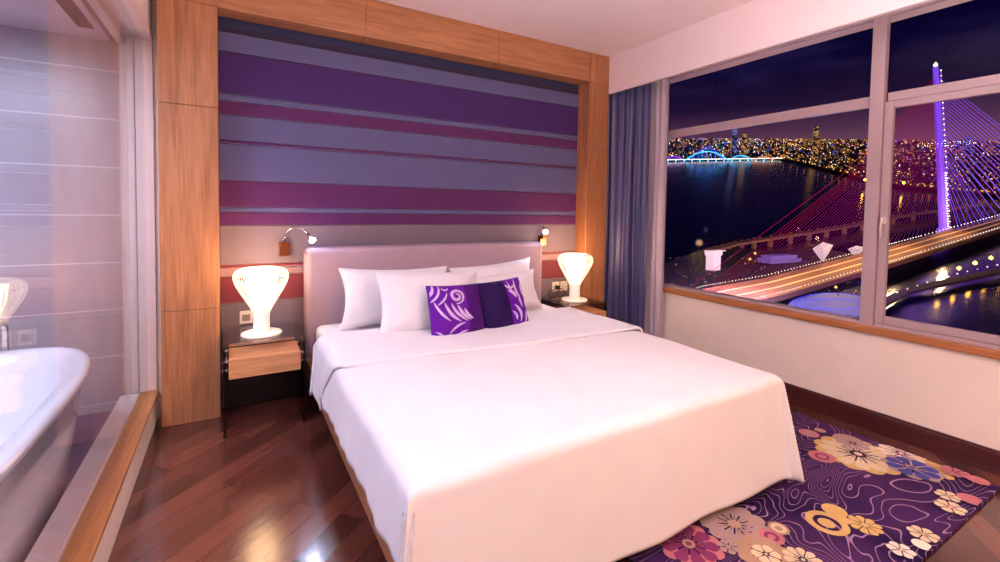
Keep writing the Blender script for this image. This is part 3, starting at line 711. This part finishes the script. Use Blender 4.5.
# ------------------------------------------------------------------ room lights
def light(name, kind, loc, col, power, size=.1, rot=None, spot=None, blend=.5):
    ld = bpy.data.lights.new(name, kind); ld.energy = power; ld.color = tuple(c for c in col)
    if kind == 'AREA': ld.size = size; ld.shape = 'DISK'
    else: ld.shadow_soft_size = size
    if spot: ld.spot_size = math.radians(spot); ld.spot_blend = blend
    o = bpy.data.objects.new(name, ld); C.objects.link(o); o.location = loc
    if rot: o.rotation_euler = rot
    return o
def aim(o, tgt):
    o.rotation_euler = (Vector(tgt)-Vector(o.location)).to_track_quat('-Z', 'Y').to_euler()
def downlight(x, y, label, col=(1, .9, .84), power=30, tgt=None, spot=110, zc=ZC):  # downlights added out of view to light the room
    t = thing('added_downlight', label, 'downlight', (x, y, zc))
    b = MB(); b.lathe([(.040, zc-.001), (.055, zc-.001), (.056, zc-.006), (.042, zc-.008), (.040, zc-.001)], 28, (x, y)); obj('trim_ring', b, 'white_frame', t)
    b = MB(); b.lathe([(.0, zc-.003), (.038, zc-.003), (.038, zc-.001), (.0, zc-.001)], 24, (x, y)); obj('lens', b, M['down_glow'], t)
    l = light('downlight_fill', 'SPOT', (x, y, zc-.02), col, power, .05, spot=spot, blend=.8)
    if tgt: aim(l, tgt)
M['lamp_glow_soft'] = emission('added_floor_lamp_shade', (255, 200, 140), 2.5)
M['down_glow'] = emission('downlight_lens', (255, 236, 214), 8)
downlight(2.35, .35, 'added round downlight in the ceiling near the window, out of view', (1, .86, .74), 40, (2.6, .74, 0), 34)  # spot added for the bright patch on the rug
downlight(.9, .3, 'added round downlight in the ceiling over the foot of the bed, out of view', (1, .80, .66), 5, (1.4, 1.2, .2), 100)
downlight(.9, -1.2, 'added round downlight in the ceiling behind the viewer', (1, .84, .74), 30, None, 140)
# ceiling lamp added out of view behind the viewpoint for soft light
cl = thing('added_ceiling_lamp', 'added round opal ceiling lamp, unseen behind the viewpoint', 'ceiling lamp', (1.5, -.7, ZC))
b = MB(); b.lathe([(.30, ZC-.001), (.31, ZC-.03), (.30, ZC-.06), (.29, ZC-.062)], 40, (1.5, -.7)); obj('rim', b, 'white_frame', cl)
b = MB(); b.lathe([(.0, ZC-.064), (.2, ZC-.062), (.285, ZC-.056), (.285, ZC-.05)], 40, (1.5, -.7)); obj('diffuser', b, M['down_glow'], cl)
light('ceiling_lamp_fill', 'AREA', (1.5, -.7, ZC-.08), (1, .82, .76), 14, .6)
a = light('ambient_fill', 'AREA', (1.2, .9, 2.56), (.86, .84, 1.0), 5, 1.2)  # unseen fill light added under the ceiling, without a fixture
up = light('ceiling_fill', 'AREA', (1.1, .2, 1.6), (1, .90, .87), 88, 2.2, rot=(PI, 0, 0))  # unseen uplight added in mid-room to brighten the ceiling; no cove here
for lx, ly, lz in (LA, LB): 
    light('table_lamp_uplight', 'POINT', (lx, ly, lz+.44), (1, .56, .27), 6, .03)
r1 = light('reading_led', 'SPOT', (.435, 3.075, 1.04), (.62, .70, 1), 9, .02, spot=120); aim(r1, (1.2, 2.2, .5))
r2 = light('reading_led', 'SPOT', (2.225, 3.07, 1.07), (.62, .70, 1), 9, .02, spot=120); aim(r2, (1.5, 2.2, .5))
for x in (.45, 2.22): light('reading_glow', 'POINT', (x, 3.06, 1.06), (.45, .50, 1), .35, .02)
fl = thing('added_floor_lamp', 'added standing lamp with a warm fabric shade, unseen behind the viewpoint', 'floor lamp', (1.6, -1.5, 0))  # lamp added out of view to warm the foot of the bed
b = MB(); b.lathe([(.0, 0), (.15, 0), (.15, .02), (.02, .03), (.012, .05), (.012, 1.25), (.0, 1.25)], 28, (1.6, -1.5)); obj('pole', b, 'chrome', fl)
b = MB(); b.lathe([(.22, 1.12), (.17, 1.45)], 32, (1.6, -1.5)); o = obj('lamp_shade', b, 'lamp_glow_soft', fl, solid=.003)
light('floor_lamp_fill', 'POINT', (1.6, -1.14, 1.25), (1, .55, .20), 60, .16)  # unseen warm light added in front of the shade, not inside it
# bathroom
light('bathroom_fill', 'AREA', (-1.2, 2.2, 2.15), (.72, .79, 1), 50, .6)  # bathroom lit by added area lights that have no fixture
light('bathroom_fill', 'AREA', (-1.2, .4, 2.15), (.78, .80, 1), 28, .5)

# ------------------------------------------------------------------ the city beyond the window, on ground rising away from the hotel
def ray(px, py): return ((px-CX)/FPX*_r - (py-CY)/FPX*_u + _f)
_n = ray(680, 136).cross(ray(1000, 139)).normalized()
if _n.z < 0: _n = -_n
HE = 60.0
EYE = Vector((0, 0, H))
def G(px, py, h=0.0):
    """point of the rising ground (h metres above it) that lies in that direction from the window"""
    d = ray(px, py); t = -(HE-h)/(d @ _n if False else d.dot(_n)); return EYE + d*t
def dist(p): return (p-EYE).dot(_f)
def px_size(p): return dist(p)/FPX
def up_to(base, py):
    """height above base so that its top shows at that level"""
    return (ray(500, 0)*0, (0,))[1][0] if False else max(.5, (Vproj(base)[1]-py)*px_size(base))
def Vproj(p):
    d = p-EYE; z = d.dot(_f); return (CX+FPX*d.dot(_r)/z, CY-FPX*d.dot(_u)/z)
def land(name, poly, h, thick, mat, label, cat='ground', kind='structure'):
    top = [G(x, y, h) for x, y in poly]; bot = [p-_n*thick for p in top]; n = len(poly)
    b = MB(); b.add(top+bot, [tuple(range(n)), tuple(range(n, 2*n))[::-1]] + [(i, n+i, n+(i+1) % n, (i+1) % n) for i in range(n)])
    o = obj(name, b, mat); o['label'] = label; o['category'] = cat
    if kind: o['kind'] = kind
    return o
M['water'] = plain('river_water', (6, 8, 34), .16, vary=.2, spec=.8)
nt = M['water'].node_tree; bs = nt.nodes['Principled BSDF']; tc = N(nt, 'ShaderNodeTexCoord'); ns = N(nt, 'ShaderNodeTexNoise', i_Scale=.05, i_Detail=3.0)
nt.links.new(tc.outputs['Object'], ns.inputs['Vector']); bp = N(nt, 'ShaderNodeBump', i_Strength=.25, i_Distance=1.0); nt.links.new(ns.outputs['Fac'], bp.inputs['Height']); nt.links.new(bp.outputs['Normal'], bs.inputs['Normal'])
M['land'] = plain('dark_land', (44, 26, 44), .9, vary=.4)
M['near_land'] = plain('near_land', (40, 26, 58), .8, vary=.4)
M['far_land'] = plain('far_land', (60, 34, 50), .9, vary=.5)
EM = {k: emission('city_'+k, c, s) for k, (c, s) in dict(warm=((255, 190, 110), 1.6), orange=((255, 140, 60), 1.3), white=((255, 235, 215), 2.2), cyan=((60, 190, 255), 1.8), blue=((50, 60, 255), 1.8), violet=((150, 60, 255), 1.6), pink=((235, 60, 190), 1.2), gold=((255, 190, 60), 2.2), flood=((255, 180, 50), 22), arc=((40, 160, 255), 7)).items()}
for k, v in EM.items(): M['e_'+k] = v
ekeys = list(EM)
# water: great sheet
def sheet(name, corners, h, mat, label, cat, kind='structure'):
    return land(name, corners, h, 1.0, mat, label, cat, kind)
sheet('river', [(380, 420), (380, 138.5), (1180, 143.5), (1180, 420)], 0, 'water', 'dark river water below the window', 'river')
sheet('far_shore', [(380, 157), (668, 159), (783, 159), (830, 170), (869, 180), (900, 186), (1000, 195), (1180, 212), (1180, 142.2), (380, 135.4)], 3, 'far_land', 'far river bank under the city lights', 'ground')
sheet('near_shore', [(600, 300), (668, 262), (700, 250), (735, 247), (780, 252), (830, 250), (880, 258), (884, 275), (872, 300), (868, 345), (840, 420), (600, 420)], 3, 'near_land', 'near bank with park below the window', 'ground')
sheet('promenade', [(880, 300), (905, 287), (960, 276), (1030, 262), (1030, 266), (960, 281), (910, 292), (884, 306)], 3, 'land', 'narrow riverside promenade with lamps', 'ground')

def octa(b, p, r, mi=0, tall=1):
    x, y, z = p
    b.add([(x+r, y, z), (x-r, y, z), (x, y+r, z), (x, y-r, z), (x, y, z+r*tall), (x, y, z-r*tall)], [(0, 2, 4), (2, 1, 4), (1, 3, 4), (3, 0, 4), (2, 0, 5), (1, 2, 5), (3, 1, 5), (0, 3, 5)], mi)
emats = [EM[k] for k in ekeys]
def pick(weights): return rnd.choices(range(len(ekeys)), weights)[0]
b = MB()
def shore_y(x):
    pts = [(380, 157), (783, 158), (830, 169), (869, 178), (900, 184), (1000, 193), (1180, 210)]
    for (a, c), (d, e) in zip(pts, pts[1:]):
        if a <= x <= d: return c+(e-c)*(x-a)/(d-a)
    return 160
for k in range(4200):
    x = rnd.uniform(600, 1060); y0 = 137.6 + .008*(x-680); y1 = shore_y(x)-1
    f_ = rnd.random()**1.5; y = y0+.6+(y1-y0)*f_
    p = G(x, y, 6); s_ = px_size(p)
    if x < 770: wgt = (5, 3, 3, 2.5, 2, 1.2, .3, 1, 0, 0)
    elif x < 860: wgt = (7, 4, 3, .3, .3, 1, .6, 3, 0, 0)
    else: wgt = (5, 5, 2, .2, .8, 2.5, 1.5, 3, 0, 0)
    octa(b, p, s_*rnd.choice((.2, .25, .3, .4, .6)), pick(wgt))
tag(obj('city_lights', b, emats), 'thousands of small warm lights spread over the far city', 'city lights', kind='stuff')
b = MB()
for k in range(520):
    x = rnd.uniform(670, 868); y = rnd.uniform(256, 330); p = G(x, y, 4); octa(b, p, px_size(p)*rnd.choice((.25, .3, .45)), pick((5, 3, 3, .5, 3, 3, 1, 1, 0, 0)))
tag(obj('park_lights', b, emats), 'scattered small lights on the near bank below the window', 'city lights', kind='stuff')

# buildings of the skyline
def facade(name, base, emit, dens):
    m, nt, bs = new_mat(name); bs.inputs['Base Color'].default_value = lin(base); bs.inputs['Roughness'].default_value = .6
    tc = N(nt, 'ShaderNodeTexCoord'); br = N(nt, 'ShaderNodeTexVoronoi', i_Scale=.28); mp = N(nt, 'ShaderNodeMapping'); mp.inputs['Scale'].default_value = (1, 1, 1.6)
    nt.links.new(tc.outputs['Object'], mp.inputs['Vector']); nt.links.new(mp.outputs[0], br.inputs['Vector'])
    sp = N(nt, 'ShaderNodeSeparateColor'); nt.links.new(br.outputs['Color'], sp.inputs[0])
    gt = N(nt, 'ShaderNodeMath', operation='GREATER_THAN'); gt.inputs[1].default_value = 1-dens; nt.links.new(sp.outputs[0], gt.inputs[0])
    mu = N(nt, 'ShaderNodeMath', operation='MULTIPLY'); mu.inputs[1].default_value = .55; nt.links.new(gt.outputs[0], mu.inputs[0])
    bs.inputs['Emission Color'].default_value = lin(emit); nt.links.new(mu.outputs[0], bs.inputs['Emission Strength']); return m
FM = [facade('facade_warm', (70, 50, 70), (255, 190, 120), .35), facade('facade_blue', (60, 60, 110), (150, 160, 255), .3), facade('facade_orange', (80, 50, 50), (255, 150, 80), .4)]
def building(px, pyb, wpx, pyt, k, label, group=None, spire=False):
    p = G(px, pyb, 3); s_ = px_size(p); w = wpx*s_; h = up_to(p, pyt)
    t = thing('city_building', label, 'building', tuple(p), rz=.5+.3*rnd.random(), group=group)
    b = MB(); b.box(-w/2, w/2, -w/2, w/2, -8, h*.82); b.box(-w*.38, w*.38, -w*.38, w*.38, h*.82, h); obj('tower_block', b, FM[k], t, local=True)
    b = MB(); b.box(-w*.42, w*.42, -w*.42, w*.42, h, h+s_*.5)
    if spire: b.tube([(0, 0, h), (0, 0, h+s_*5)], s_*.25, 6)
    obj('roof', b, 'land', t, local=True)
    return t
building(734, 157, 4.6, 121, 1, 'tall slim pale tower with a spire on the far bank near the arch bridge', spire=True)
building(815, 158, 4.5, 127, 0, 'broad dark tower on the far bank right of centre of the left window')
building(744, 157, 5, 134, 0, 'lit mid rise block just right of the slim tower')
building(968, 150, 4, 137, 1, 'bluish tower low on the skyline right of the bridge pylon')
gl = 'low lit blocks along the far skyline'
for k in range(46):
    x = 668+ (k+rnd.random()*.7)*7.4; y = min(shore_y(x)-2, rnd.uniform(143, 158))
    building(x, y, rnd.uniform(2.0, 4.0), y-rnd.uniform(2, 6), rnd.randrange(3), 'small lit building among the lights of the far city skyline', 'far skyline buildings')

# arch bridge with cyan light
def interp(pts, n):
    out = []
    for a, c in zip(pts[:-1], pts[1:]):
        for k in range(n): out.append(a.lerp(c, k/n))
    return out+[pts[-1]]
ab0, ab1 = G(660, 161, 2), G(783, 159, 2)
ab = thing('arch_bridge', 'distant arch bridge outlined in cyan and blue light on the left', 'bridge', tuple(ab0.lerp(ab1, .5)))
s_ = px_size(ab0)
b = MB(); b.tube([ab0+Vector((0, 0, s_*1.2)), ab1+Vector((0, 0, s_*1.0))], s_*.45, 6); obj('deck', b, 'e_white', ab)
for x0, x1, pk, mat, r_ in ((685, 728, 9, 'e_cyan', .55), (729, 752, 5, 'e_cyan', .4), (664, 684, 4, 'e_violet', .35), (690, 724, 12.5, 'e_blue', .35), (752, 775, 3.5, 'e_orange', .3)):
    a, c = G(x0, 160.5, 3), G(x1, 160.2, 3); ss = px_size(a)
    b = MB(); b.tube([a.lerp(c, k/20)+Vector((0, 0, ss*pk*math.sin(PI*k/20)**.9)) for k in range(21)], ss*r_, 6)
    for k in range(2, 19, 2):
        q = a.lerp(c, k/20); b.tube([q, q+Vector((0, 0, ss*pk*math.sin(PI*k/20)**.9))], ss*.12, 4)
    obj('arch', b, mat, ab)
for k in range(14):
    x = 668+k*8; a = G(x, 161, 0); b = MB(); b.tube([a, a+Vector((0, 0, s_*1.6))], s_*.4, 6); obj('pier_glow', b, 'e_arc', ab)  # glowing piers added to strengthen the cyan reflection on the water

# river road with street lamps
rd = [(783, 158.5), (800, 162), (830, 169.5), (869, 179), (900, 185), (950, 189.5), (1000, 194), (1060, 200)]
b = MB(); b.tube([G(x, y, 4) for x, y in rd], [px_size(G(x, y))*.4 for x, y in rd], 6); M['road'] = plain('road_glow', (150, 90, 50), .8)
tag(obj('river_road', b, 'road'), 'road along the far bank lined with street lamps', 'road')
lamps = []
lp = MB(); lp.tube([(0, 0, 0), (0, 0, 1), (0, .25, 1.08)], .05, 5)
lh = MB(); octa(lh, (0, .25, 1.08), .32)
root = None
def street_lamp(px, py, hpx, label, group, k='gold', size=1):
    global root
    p = G(px, py, 3); s_ = px_size(p)*hpx
    t = thing('street_lamp', label, 'street lamp', tuple(p), 0, group)
    b = MB(); b.tube([(0, 0, 0), (0, 0, s_), (0, .2*s_, s_*1.05)], s_*.03, 5); obj('pole', b, 'land', t, local=True)
    b = MB(); octa(b, (0, .2*s_, s_*1.05), px_size(p)*.55*size); obj('lantern', b, 'e_'+k, t, local=True)
for k in range(34):
    f_ = k/33; x = 785+f_*232
    for (a, c), (d, e) in zip(rd, rd[1:]):
        if a <= x <= d: y = c+(e-c)*(x-a)/(d-a)
    street_lamp(x, y+2.0, 3.4, 'street lamp with a golden lantern on the road along the far bank', 'street lamps of the far river road', size=1.1)
# big golden floodlights by the mullion
for x, y, nm in ((866, 186, 'left of'), (905, 189, 'right of')):
    street_lamp(x, y, 6, 'bright golden floodlight on the far bank %s the window mullion' % nm, None, 'flood', 2.2)

# old viaduct on piers
vp = [(708, 250), (735, 243), (760, 239), (800, 233), (835, 227.5), (871, 221), (900, 215.5), (950, 208), (1010, 200), (1060, 194)]
vd = thing('river_viaduct', 'low old viaduct on short piers crossing the river', 'bridge', tuple(G(820, 236)))
M['via'] = plain('lit_viaduct_concrete', (150, 105, 100), .8, vary=.3, emit=(200, 130, 110), es=.03)  # faint warm glow in the concrete stands in for lamp light
b = MB(); pts = interp([G(x, y, 5) for x, y in vp], 4); ss = px_size(pts[0])
def ribbon(b, pts, w, th, mi=0):
    for a, c in zip(pts[:-1], pts[1:]):
        d = (c-a); q = d.cross(Vector((0, 0, 1))).normalized()*w/2; u_ = Vector((0, 0, th))
        b.add([a-q, a+q, c+q, c-q, a-q-u_, a+q-u_, c+q-u_, c-q-u_], [(0, 1, 2, 3), (7, 6, 5, 4), (0, 4, 5, 1), (1, 5, 6, 2), (2, 6, 7, 3), (3, 7, 4, 0)], mi)
ribbon(b, pts, 5, 1.2); obj('deck', b, 'via', vd)
b = MB()
for p in pts[::1]: octa(b, p+Vector((0, 0, 1.0)), px_size(p)*.42)
obj('lamp_string', b, 'e_orange', vd)
for k in range(1, len(pts)-1, 2):
    b = MB(); p = pts[k]; b.tube([p-Vector((0, 0, 1)), p-Vector((0, 0, 8))], 1.3, 8); obj('pier', b, 'via', vd)

# ------------------------------------------------------------------ cable stayed bridge
HD = 7.0
up_e = [(676, 297), (704, 288.5), (765, 278), (820, 264), (869, 251), (896, 244.5), (943, 231.5), (1000, 216), (1100, 190)]
lo_e = [(690, 316), (735, 306), (785, 294), (830, 281), (870, 269), (896, 262), (943, 247), (1000, 229), (1100, 200)]
U_ = [G(x, y, HD) for x, y in up_e]; L_ = [G(x, y, HD) for x, y in lo_e]
cb = thing('cable_stayed_bridge', 'cable stayed bridge with a violet lit pylon and glowing deck over the river', 'bridge', tuple(G(943, 240)))
M['deck'] = plain('bridge_asphalt', (150, 104, 74), .7, vary=.15)
M['pylon'] = plain('lit_pylon_concrete', (150, 120, 200), .6, emit=(120, 50, 255), es=.6)  # violet floodlighting put into the concrete as its own glow
UI, LI = interp(U_, 6), interp(L_, 6)
b = MB(); n = len(UI)
vs = UI + LI + [p-Vector((0, 0, 2)) for p in UI] + [p-Vector((0, 0, 2)) for p in LI]; fs = []
for k in range(n-1):
    fs += [(k, k+1, n+k+1, n+k), (2*n+k, 3*n+k, 3*n+k+1, 2*n+k+1), (k, 2*n+k, 2*n+k+1, k+1), (n+k, n+k+1, 3*n+k+1, 3*n+k)]
b.add(vs, fs); obj('deck', b, 'deck', cb)
b = MB()
for E_, st in ((UI, 1), (LI, 1)):
    for a, c in zip(E_[:-1], E_[1:]):
        m_ = max(2, int(abs(Vproj(a)[0]-Vproj(c)[0])/2.6))
        for k in range(m_): p = a.lerp(c, k/m_)+Vector((0, 0, 1.0)); octa(b, p, px_size(p)*.6)
obj('edge_lights', b, 'e_white', cb, label='rows of white lights along both deck edges')
mid = [a.lerp(c, .45) for a, c in zip(UI, LI)]
b = MB()
for sgn in (.30, .62):
    ln = [a.lerp(c, sgn)+Vector((0, 0, .15)) for a, c in zip(UI, LI)]
    ribbon(b, ln, 1.0, .1)
obj('light_trails', b, 'e_orange', cb, label='lit lane strips') if False else obj('lane_glow_strips', b, plain('lane_glow', (235, 200, 150), .6, emit=(255, 170, 80), es=.5), cb, label='glowing amber lane strips')  # strips glow by themselves, for the look of a lit deck
mids = interp([a.lerp(c, .45) for a, c in zip(U_, L_)], 1)
for i, f_ in enumerate((.06, .18, .3, .42, .54, .66, .78, .9)):
    k = f_*(len(mid)-1); a = mid[int(k)]; l = light('bridge_lamp', 'POINT', tuple(a+Vector((0, 0, 14))), (1, .60, .30), 14000, 1.0)
# pylon
tb = G(944, 240, 0); s_ = px_size(tb); tt_h = (240-66)*s_*1.0
# lean the shaft so that base and tip both sit right
tipd = ray(935.5, 67); tip = EYE + tipd*(dist(tb)/tipd.dot(_f))
axis = tip-tb
b = MB()
side = _r.normalized()
def tower_leg(off0, off1, w0, w1):
    pts = [tb+side*off0, tb+side*(off0*.9+off1*.1)+axis*.1, tb+side*(off0*.5+off1*.5)+axis*.5, tb+side*off1+axis]
    b.tube(pts, [w0, w0*.95, (w0+w1)/2, w1], 8, smooth=False)
tower_leg(0, 0, s_*3.8, s_*2.2); b.tube([tb-Vector((0, 0, 6)), tb+Vector((0, 0, HD))], s_*6, 10)
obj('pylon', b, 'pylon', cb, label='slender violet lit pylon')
b = MB(); nl = 60
for sg in (-1, 1):
    for k in range(nl):
        p = tb+axis*(.06+.93*k/nl)+side*sg*s_*(3.6-1.5*k/nl)-_f*s_*3.2; octa(b, p, s_*.7, (0 if k > 30 else 1) if sg < 0 else (2 if k % 2 else 1), 1.3)
for k in range(24): p = tb+axis*(.05+.35*k/24)-_f*s_*5.0; octa(b, p, s_*.9, 2)
obj('pylon_lights', b, ['e_blue', 'e_violet', 'e_white'], cb, label='strings of blue and violet lights')
b = MB(); octa(b, tip+Vector((0, 0, s_*2)), s_*2.0, 0, 1.5); b.tube([tip, tip+Vector((0, 0, s_*5))], s_*.4, 6); obj('beacon', b, 'e_white', cb)
def mixp(pts, f_):
    k = f_*(len(pts)-1); i = min(int(k), len(pts)-2); return pts[i].lerp(pts[i+1], k-i)
Ctr = [a.lerp(c, .28) for a, c in zip(U_, L_)]
c_dense = interp(Ctr, 20); xs = [Vproj(p)[0] for p in c_dense]
def at_px(x):
    j = min(range(len(xs)), key=lambda i: abs(xs[i]-x)); return c_dense[j]
nL = 46
M['cab_pink'] = emission('cable_pink', (180, 20, 130), .75); M['cab_violet'] = emission('cable_violet', (130, 90, 255), 1.6); M['cab_red'] = emission('cable_red', (190, 20, 90), .7)
for k in range(nL):
    f_ = k/(nL-1); x = 684 + (932-684)*f_**.85
    foot = UI[0].lerp(UI[1], .3) if k == 0 else at_px(x)
    tk = 1-.6*f_
    head_ = tb+axis*(.95-.50*f_); m_ = foot.lerp(head_, .5)-Vector((0, 0, 1))*(foot-head_).length*.035
    b = MB(); b.tube([foot, foot.lerp(m_, .5)-Vector((0, 0, .0)), m_, m_.lerp(head_, .5), head_], [px_size(foot)*.2*tk, px_size(foot.lerp(m_, .5))*.24*tk, px_size(m_)*.24*tk, px_size(head_)*.2*tk, px_size(head_)*.16*tk], 4, cap=False)
    obj('stay_cable', b, 'cab_red' if k < 6 else 'cab_pink', cb)
nR = 54
for k in range(nR):
    f_ = k/(nR-1); x = 956 + (1090-956)*f_
    foot = at_px(x); head_ = tb+axis*(.40+.55*f_)
    b = MB(); b.tube([foot, head_], [px_size(foot)*.17, px_size(head_)*.13], 4, cap=False)
    obj('stay_cable', b, 'cab_violet' if k % 2 else 'cab_pink', cb)

# promenade lamps, park lamps and glints on the water
for k in range(13):
    f_ = k/12; street_lamp(888+f_*120, 299-f_*33+8*math.sin(PI*f_)*-.35, 3, 'white lamp on the narrow promenade at lower right of the window', 'promenade lamps in the right pane', 'white', 1.2)
for k in range(5):
    street_lamp(945+k*16, 283-k*5.2, 9, 'amber glow standing in for a lamp reflection on the dark water in the right pane', 'amber glints on the dark water', 'flood', 3.4)  # lamp reflections on the water, built as glowing lanterns
for k in range(9):
    street_lamp(790+k*9.5, 322-k*4.0, 3, 'white lamp on the path in the park below the bridge', 'park path lamps', 'white', .9)
# white lit landmarks on the near bank
def lit(name, px, py, label, fn, mat):
    p = G(px, py, 3); t = thing(name, label, 'building', tuple(p)); b = MB(); fn(b, px_size(p)); obj('walls', b, mat, t, local=True); return t
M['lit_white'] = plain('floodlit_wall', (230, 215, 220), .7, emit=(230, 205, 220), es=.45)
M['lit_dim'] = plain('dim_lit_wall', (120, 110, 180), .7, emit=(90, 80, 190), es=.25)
def f1(b, s_):
    b.box(-s_*6, s_*6, -s_*4, s_*4, 0, s_*15); b.box(-s_*7, s_*7, -s_*5, s_*5, s_*15, s_*19); b.box(-s_*12, s_*11, -s_*6, s_*2, s_*19, s_*20)
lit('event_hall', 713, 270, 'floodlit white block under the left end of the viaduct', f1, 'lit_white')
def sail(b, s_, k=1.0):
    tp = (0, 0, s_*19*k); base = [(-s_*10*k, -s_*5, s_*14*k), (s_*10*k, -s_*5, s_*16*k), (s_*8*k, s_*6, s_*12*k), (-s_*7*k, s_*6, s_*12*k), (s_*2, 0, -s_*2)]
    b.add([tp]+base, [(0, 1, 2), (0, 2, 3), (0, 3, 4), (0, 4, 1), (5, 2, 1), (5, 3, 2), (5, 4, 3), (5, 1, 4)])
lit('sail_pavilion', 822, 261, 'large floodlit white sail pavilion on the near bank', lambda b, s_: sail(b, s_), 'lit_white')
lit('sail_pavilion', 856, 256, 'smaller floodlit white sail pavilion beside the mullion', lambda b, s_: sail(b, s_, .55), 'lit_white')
def hall(b, s_):
    b.prism([(-s_*24, -s_*7), (s_*24, -s_*10), (s_*26, s_*7), (-s_*20, s_*10)], 0, s_*4); b.prism([(-s_*20, -s_*5), (s_*20, -s_*8), (s_*22, s_*5), (-s_*16, s_*8)], s_*4, s_*7)
lit('terrace_building', 778, 262, 'long dim blue lit building behind the bridge deck', hall, 'lit_dim')
# blue lit plaza
def ell(cx_, cy_, rx, ry, h, n=40): return [G(cx_+rx*math.cos(2*PI*k/n), cy_+ry*math.sin(2*PI*k/n), h) for k in range(n)]
pz = thing('park_plaza', 'rounded plaza with blue lit edges in the lower left window', 'plaza', tuple(G(825, 305, 4)))
M['plaza'] = plain('lit_plaza_paving', (60, 74, 150), .5, vary=.45, emit=(50, 80, 190), es=.14)  # blue light on the paving put in as its own glow
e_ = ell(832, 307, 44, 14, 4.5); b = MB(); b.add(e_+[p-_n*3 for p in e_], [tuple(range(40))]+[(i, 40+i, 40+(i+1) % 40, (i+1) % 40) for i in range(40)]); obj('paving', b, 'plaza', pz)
for rx, ry, dy in ((44, 14, 0), (30, 8, 1), (38, 5, -3)):
    e_ = ell(832, 307+dy, rx, ry, 5.2); b = MB(); b.tube(e_+[e_[0]], px_size(e_[0])*.2, 5, cap=False); obj('light_band', b, EM['blue'] if rx != 30 else emission('pale_blue', (90, 130, 255), .9), pz)
for x, y in ((752, 272), (757, 266), (838, 300)):
    street_lamp(x, y, 12, 'tall warm park lamp standing on the near bank %s' % {752: 'left of the bridge deck', 757: 'left of the bridge deck, behind another', 838: 'beside the blue plaza'}[x], None, 'warm', 3.0)
for i, (x, y, c, e) in enumerate(((720, 262, (.6, .3, 1), 9000), (800, 275, (.35, .3, 1), 9000), (835, 290, (.3, .4, 1), 9000), (760, 262, (.8, .35, .7), 6000), (950, 262, (.5, .15, 1), 9000))):
    light('park_lamp_light', 'POINT', tuple(G(x, y, 18)), c, e*2.0, 1.0)

# ------------------------------------------------------------------ night sky
w = bpy.data.worlds.new('night'); sc.world = w; w.use_nodes = True; nt = w.node_tree; nt.nodes.clear()
tc = N(nt, 'ShaderNodeTexCoord'); sp = N(nt, 'ShaderNodeSeparateXYZ'); nt.links.new(tc.outputs['Generated'], sp.inputs[0])
mr = N(nt, 'ShaderNodeMapRange'); mr.inputs['From Min'].default_value = .10; mr.inputs['From Max'].default_value = .42; nt.links.new(sp.outputs['Z'], mr.inputs['Value'])
rp = N(nt, 'ShaderNodeValToRGB'); cr = rp.color_ramp
cr.elements[0].position = 0; cr.elements[0].color = lin((122, 78, 96)); cr.elements[1].position = 1; cr.elements[1].color = lin((4, 3, 44))
for p_, c in ((.16, (78, 46, 74)), (.3, (30, 16, 48)), (.5, (9, 4, 38))):
    e = cr.elements.new(p_); e.color = lin(c)
nt.links.new(mr.outputs[0], rp.inputs['Fac'])
mp = N(nt, 'ShaderNodeMapping'); mp.inputs['Scale'].default_value = (2, 2, 7); nt.links.new(tc.outputs['Generated'], mp.inputs['Vector'])
ns = N(nt, 'ShaderNodeTexNoise', i_Scale=2.6, i_Detail=4.0); nt.links.new(mp.outputs[0], ns.inputs['Vector'])
r2 = N(nt, 'ShaderNodeValToRGB'); r2.color_ramp.elements[0].color = (0, 0, 0, 1); r2.color_ramp.elements[1].color = lin((36, 28, 66)); r2.color_ramp.elements[0].position = .5; r2.color_ramp.elements[1].position = .8
nt.links.new(ns.outputs['Fac'], r2.inputs['Fac'])
ad = N(nt, 'ShaderNodeMix', data_type='RGBA', blend_type='ADD'); ad.inputs[0].default_value = .6; nt.links.new(rp.outputs['Color'], ad.inputs[6]); nt.links.new(r2.outputs['Color'], ad.inputs[7])
bg = N(nt, 'ShaderNodeBackground', i_Strength=1.0); nt.links.new(ad.outputs[2], bg.inputs['Color'])
ow = N(nt, 'ShaderNodeOutputWorld'); nt.links.new(bg.outputs[0], ow.inputs['Surface'])

for k in range(9):
    x = 680+k*42; p = G(x, 146+4*(x > 860), 70); light('city_fill', 'POINT', tuple(p), (1, .6, .35), 9e5, 5.0)  # unseen lights added above the city to brighten the far bank
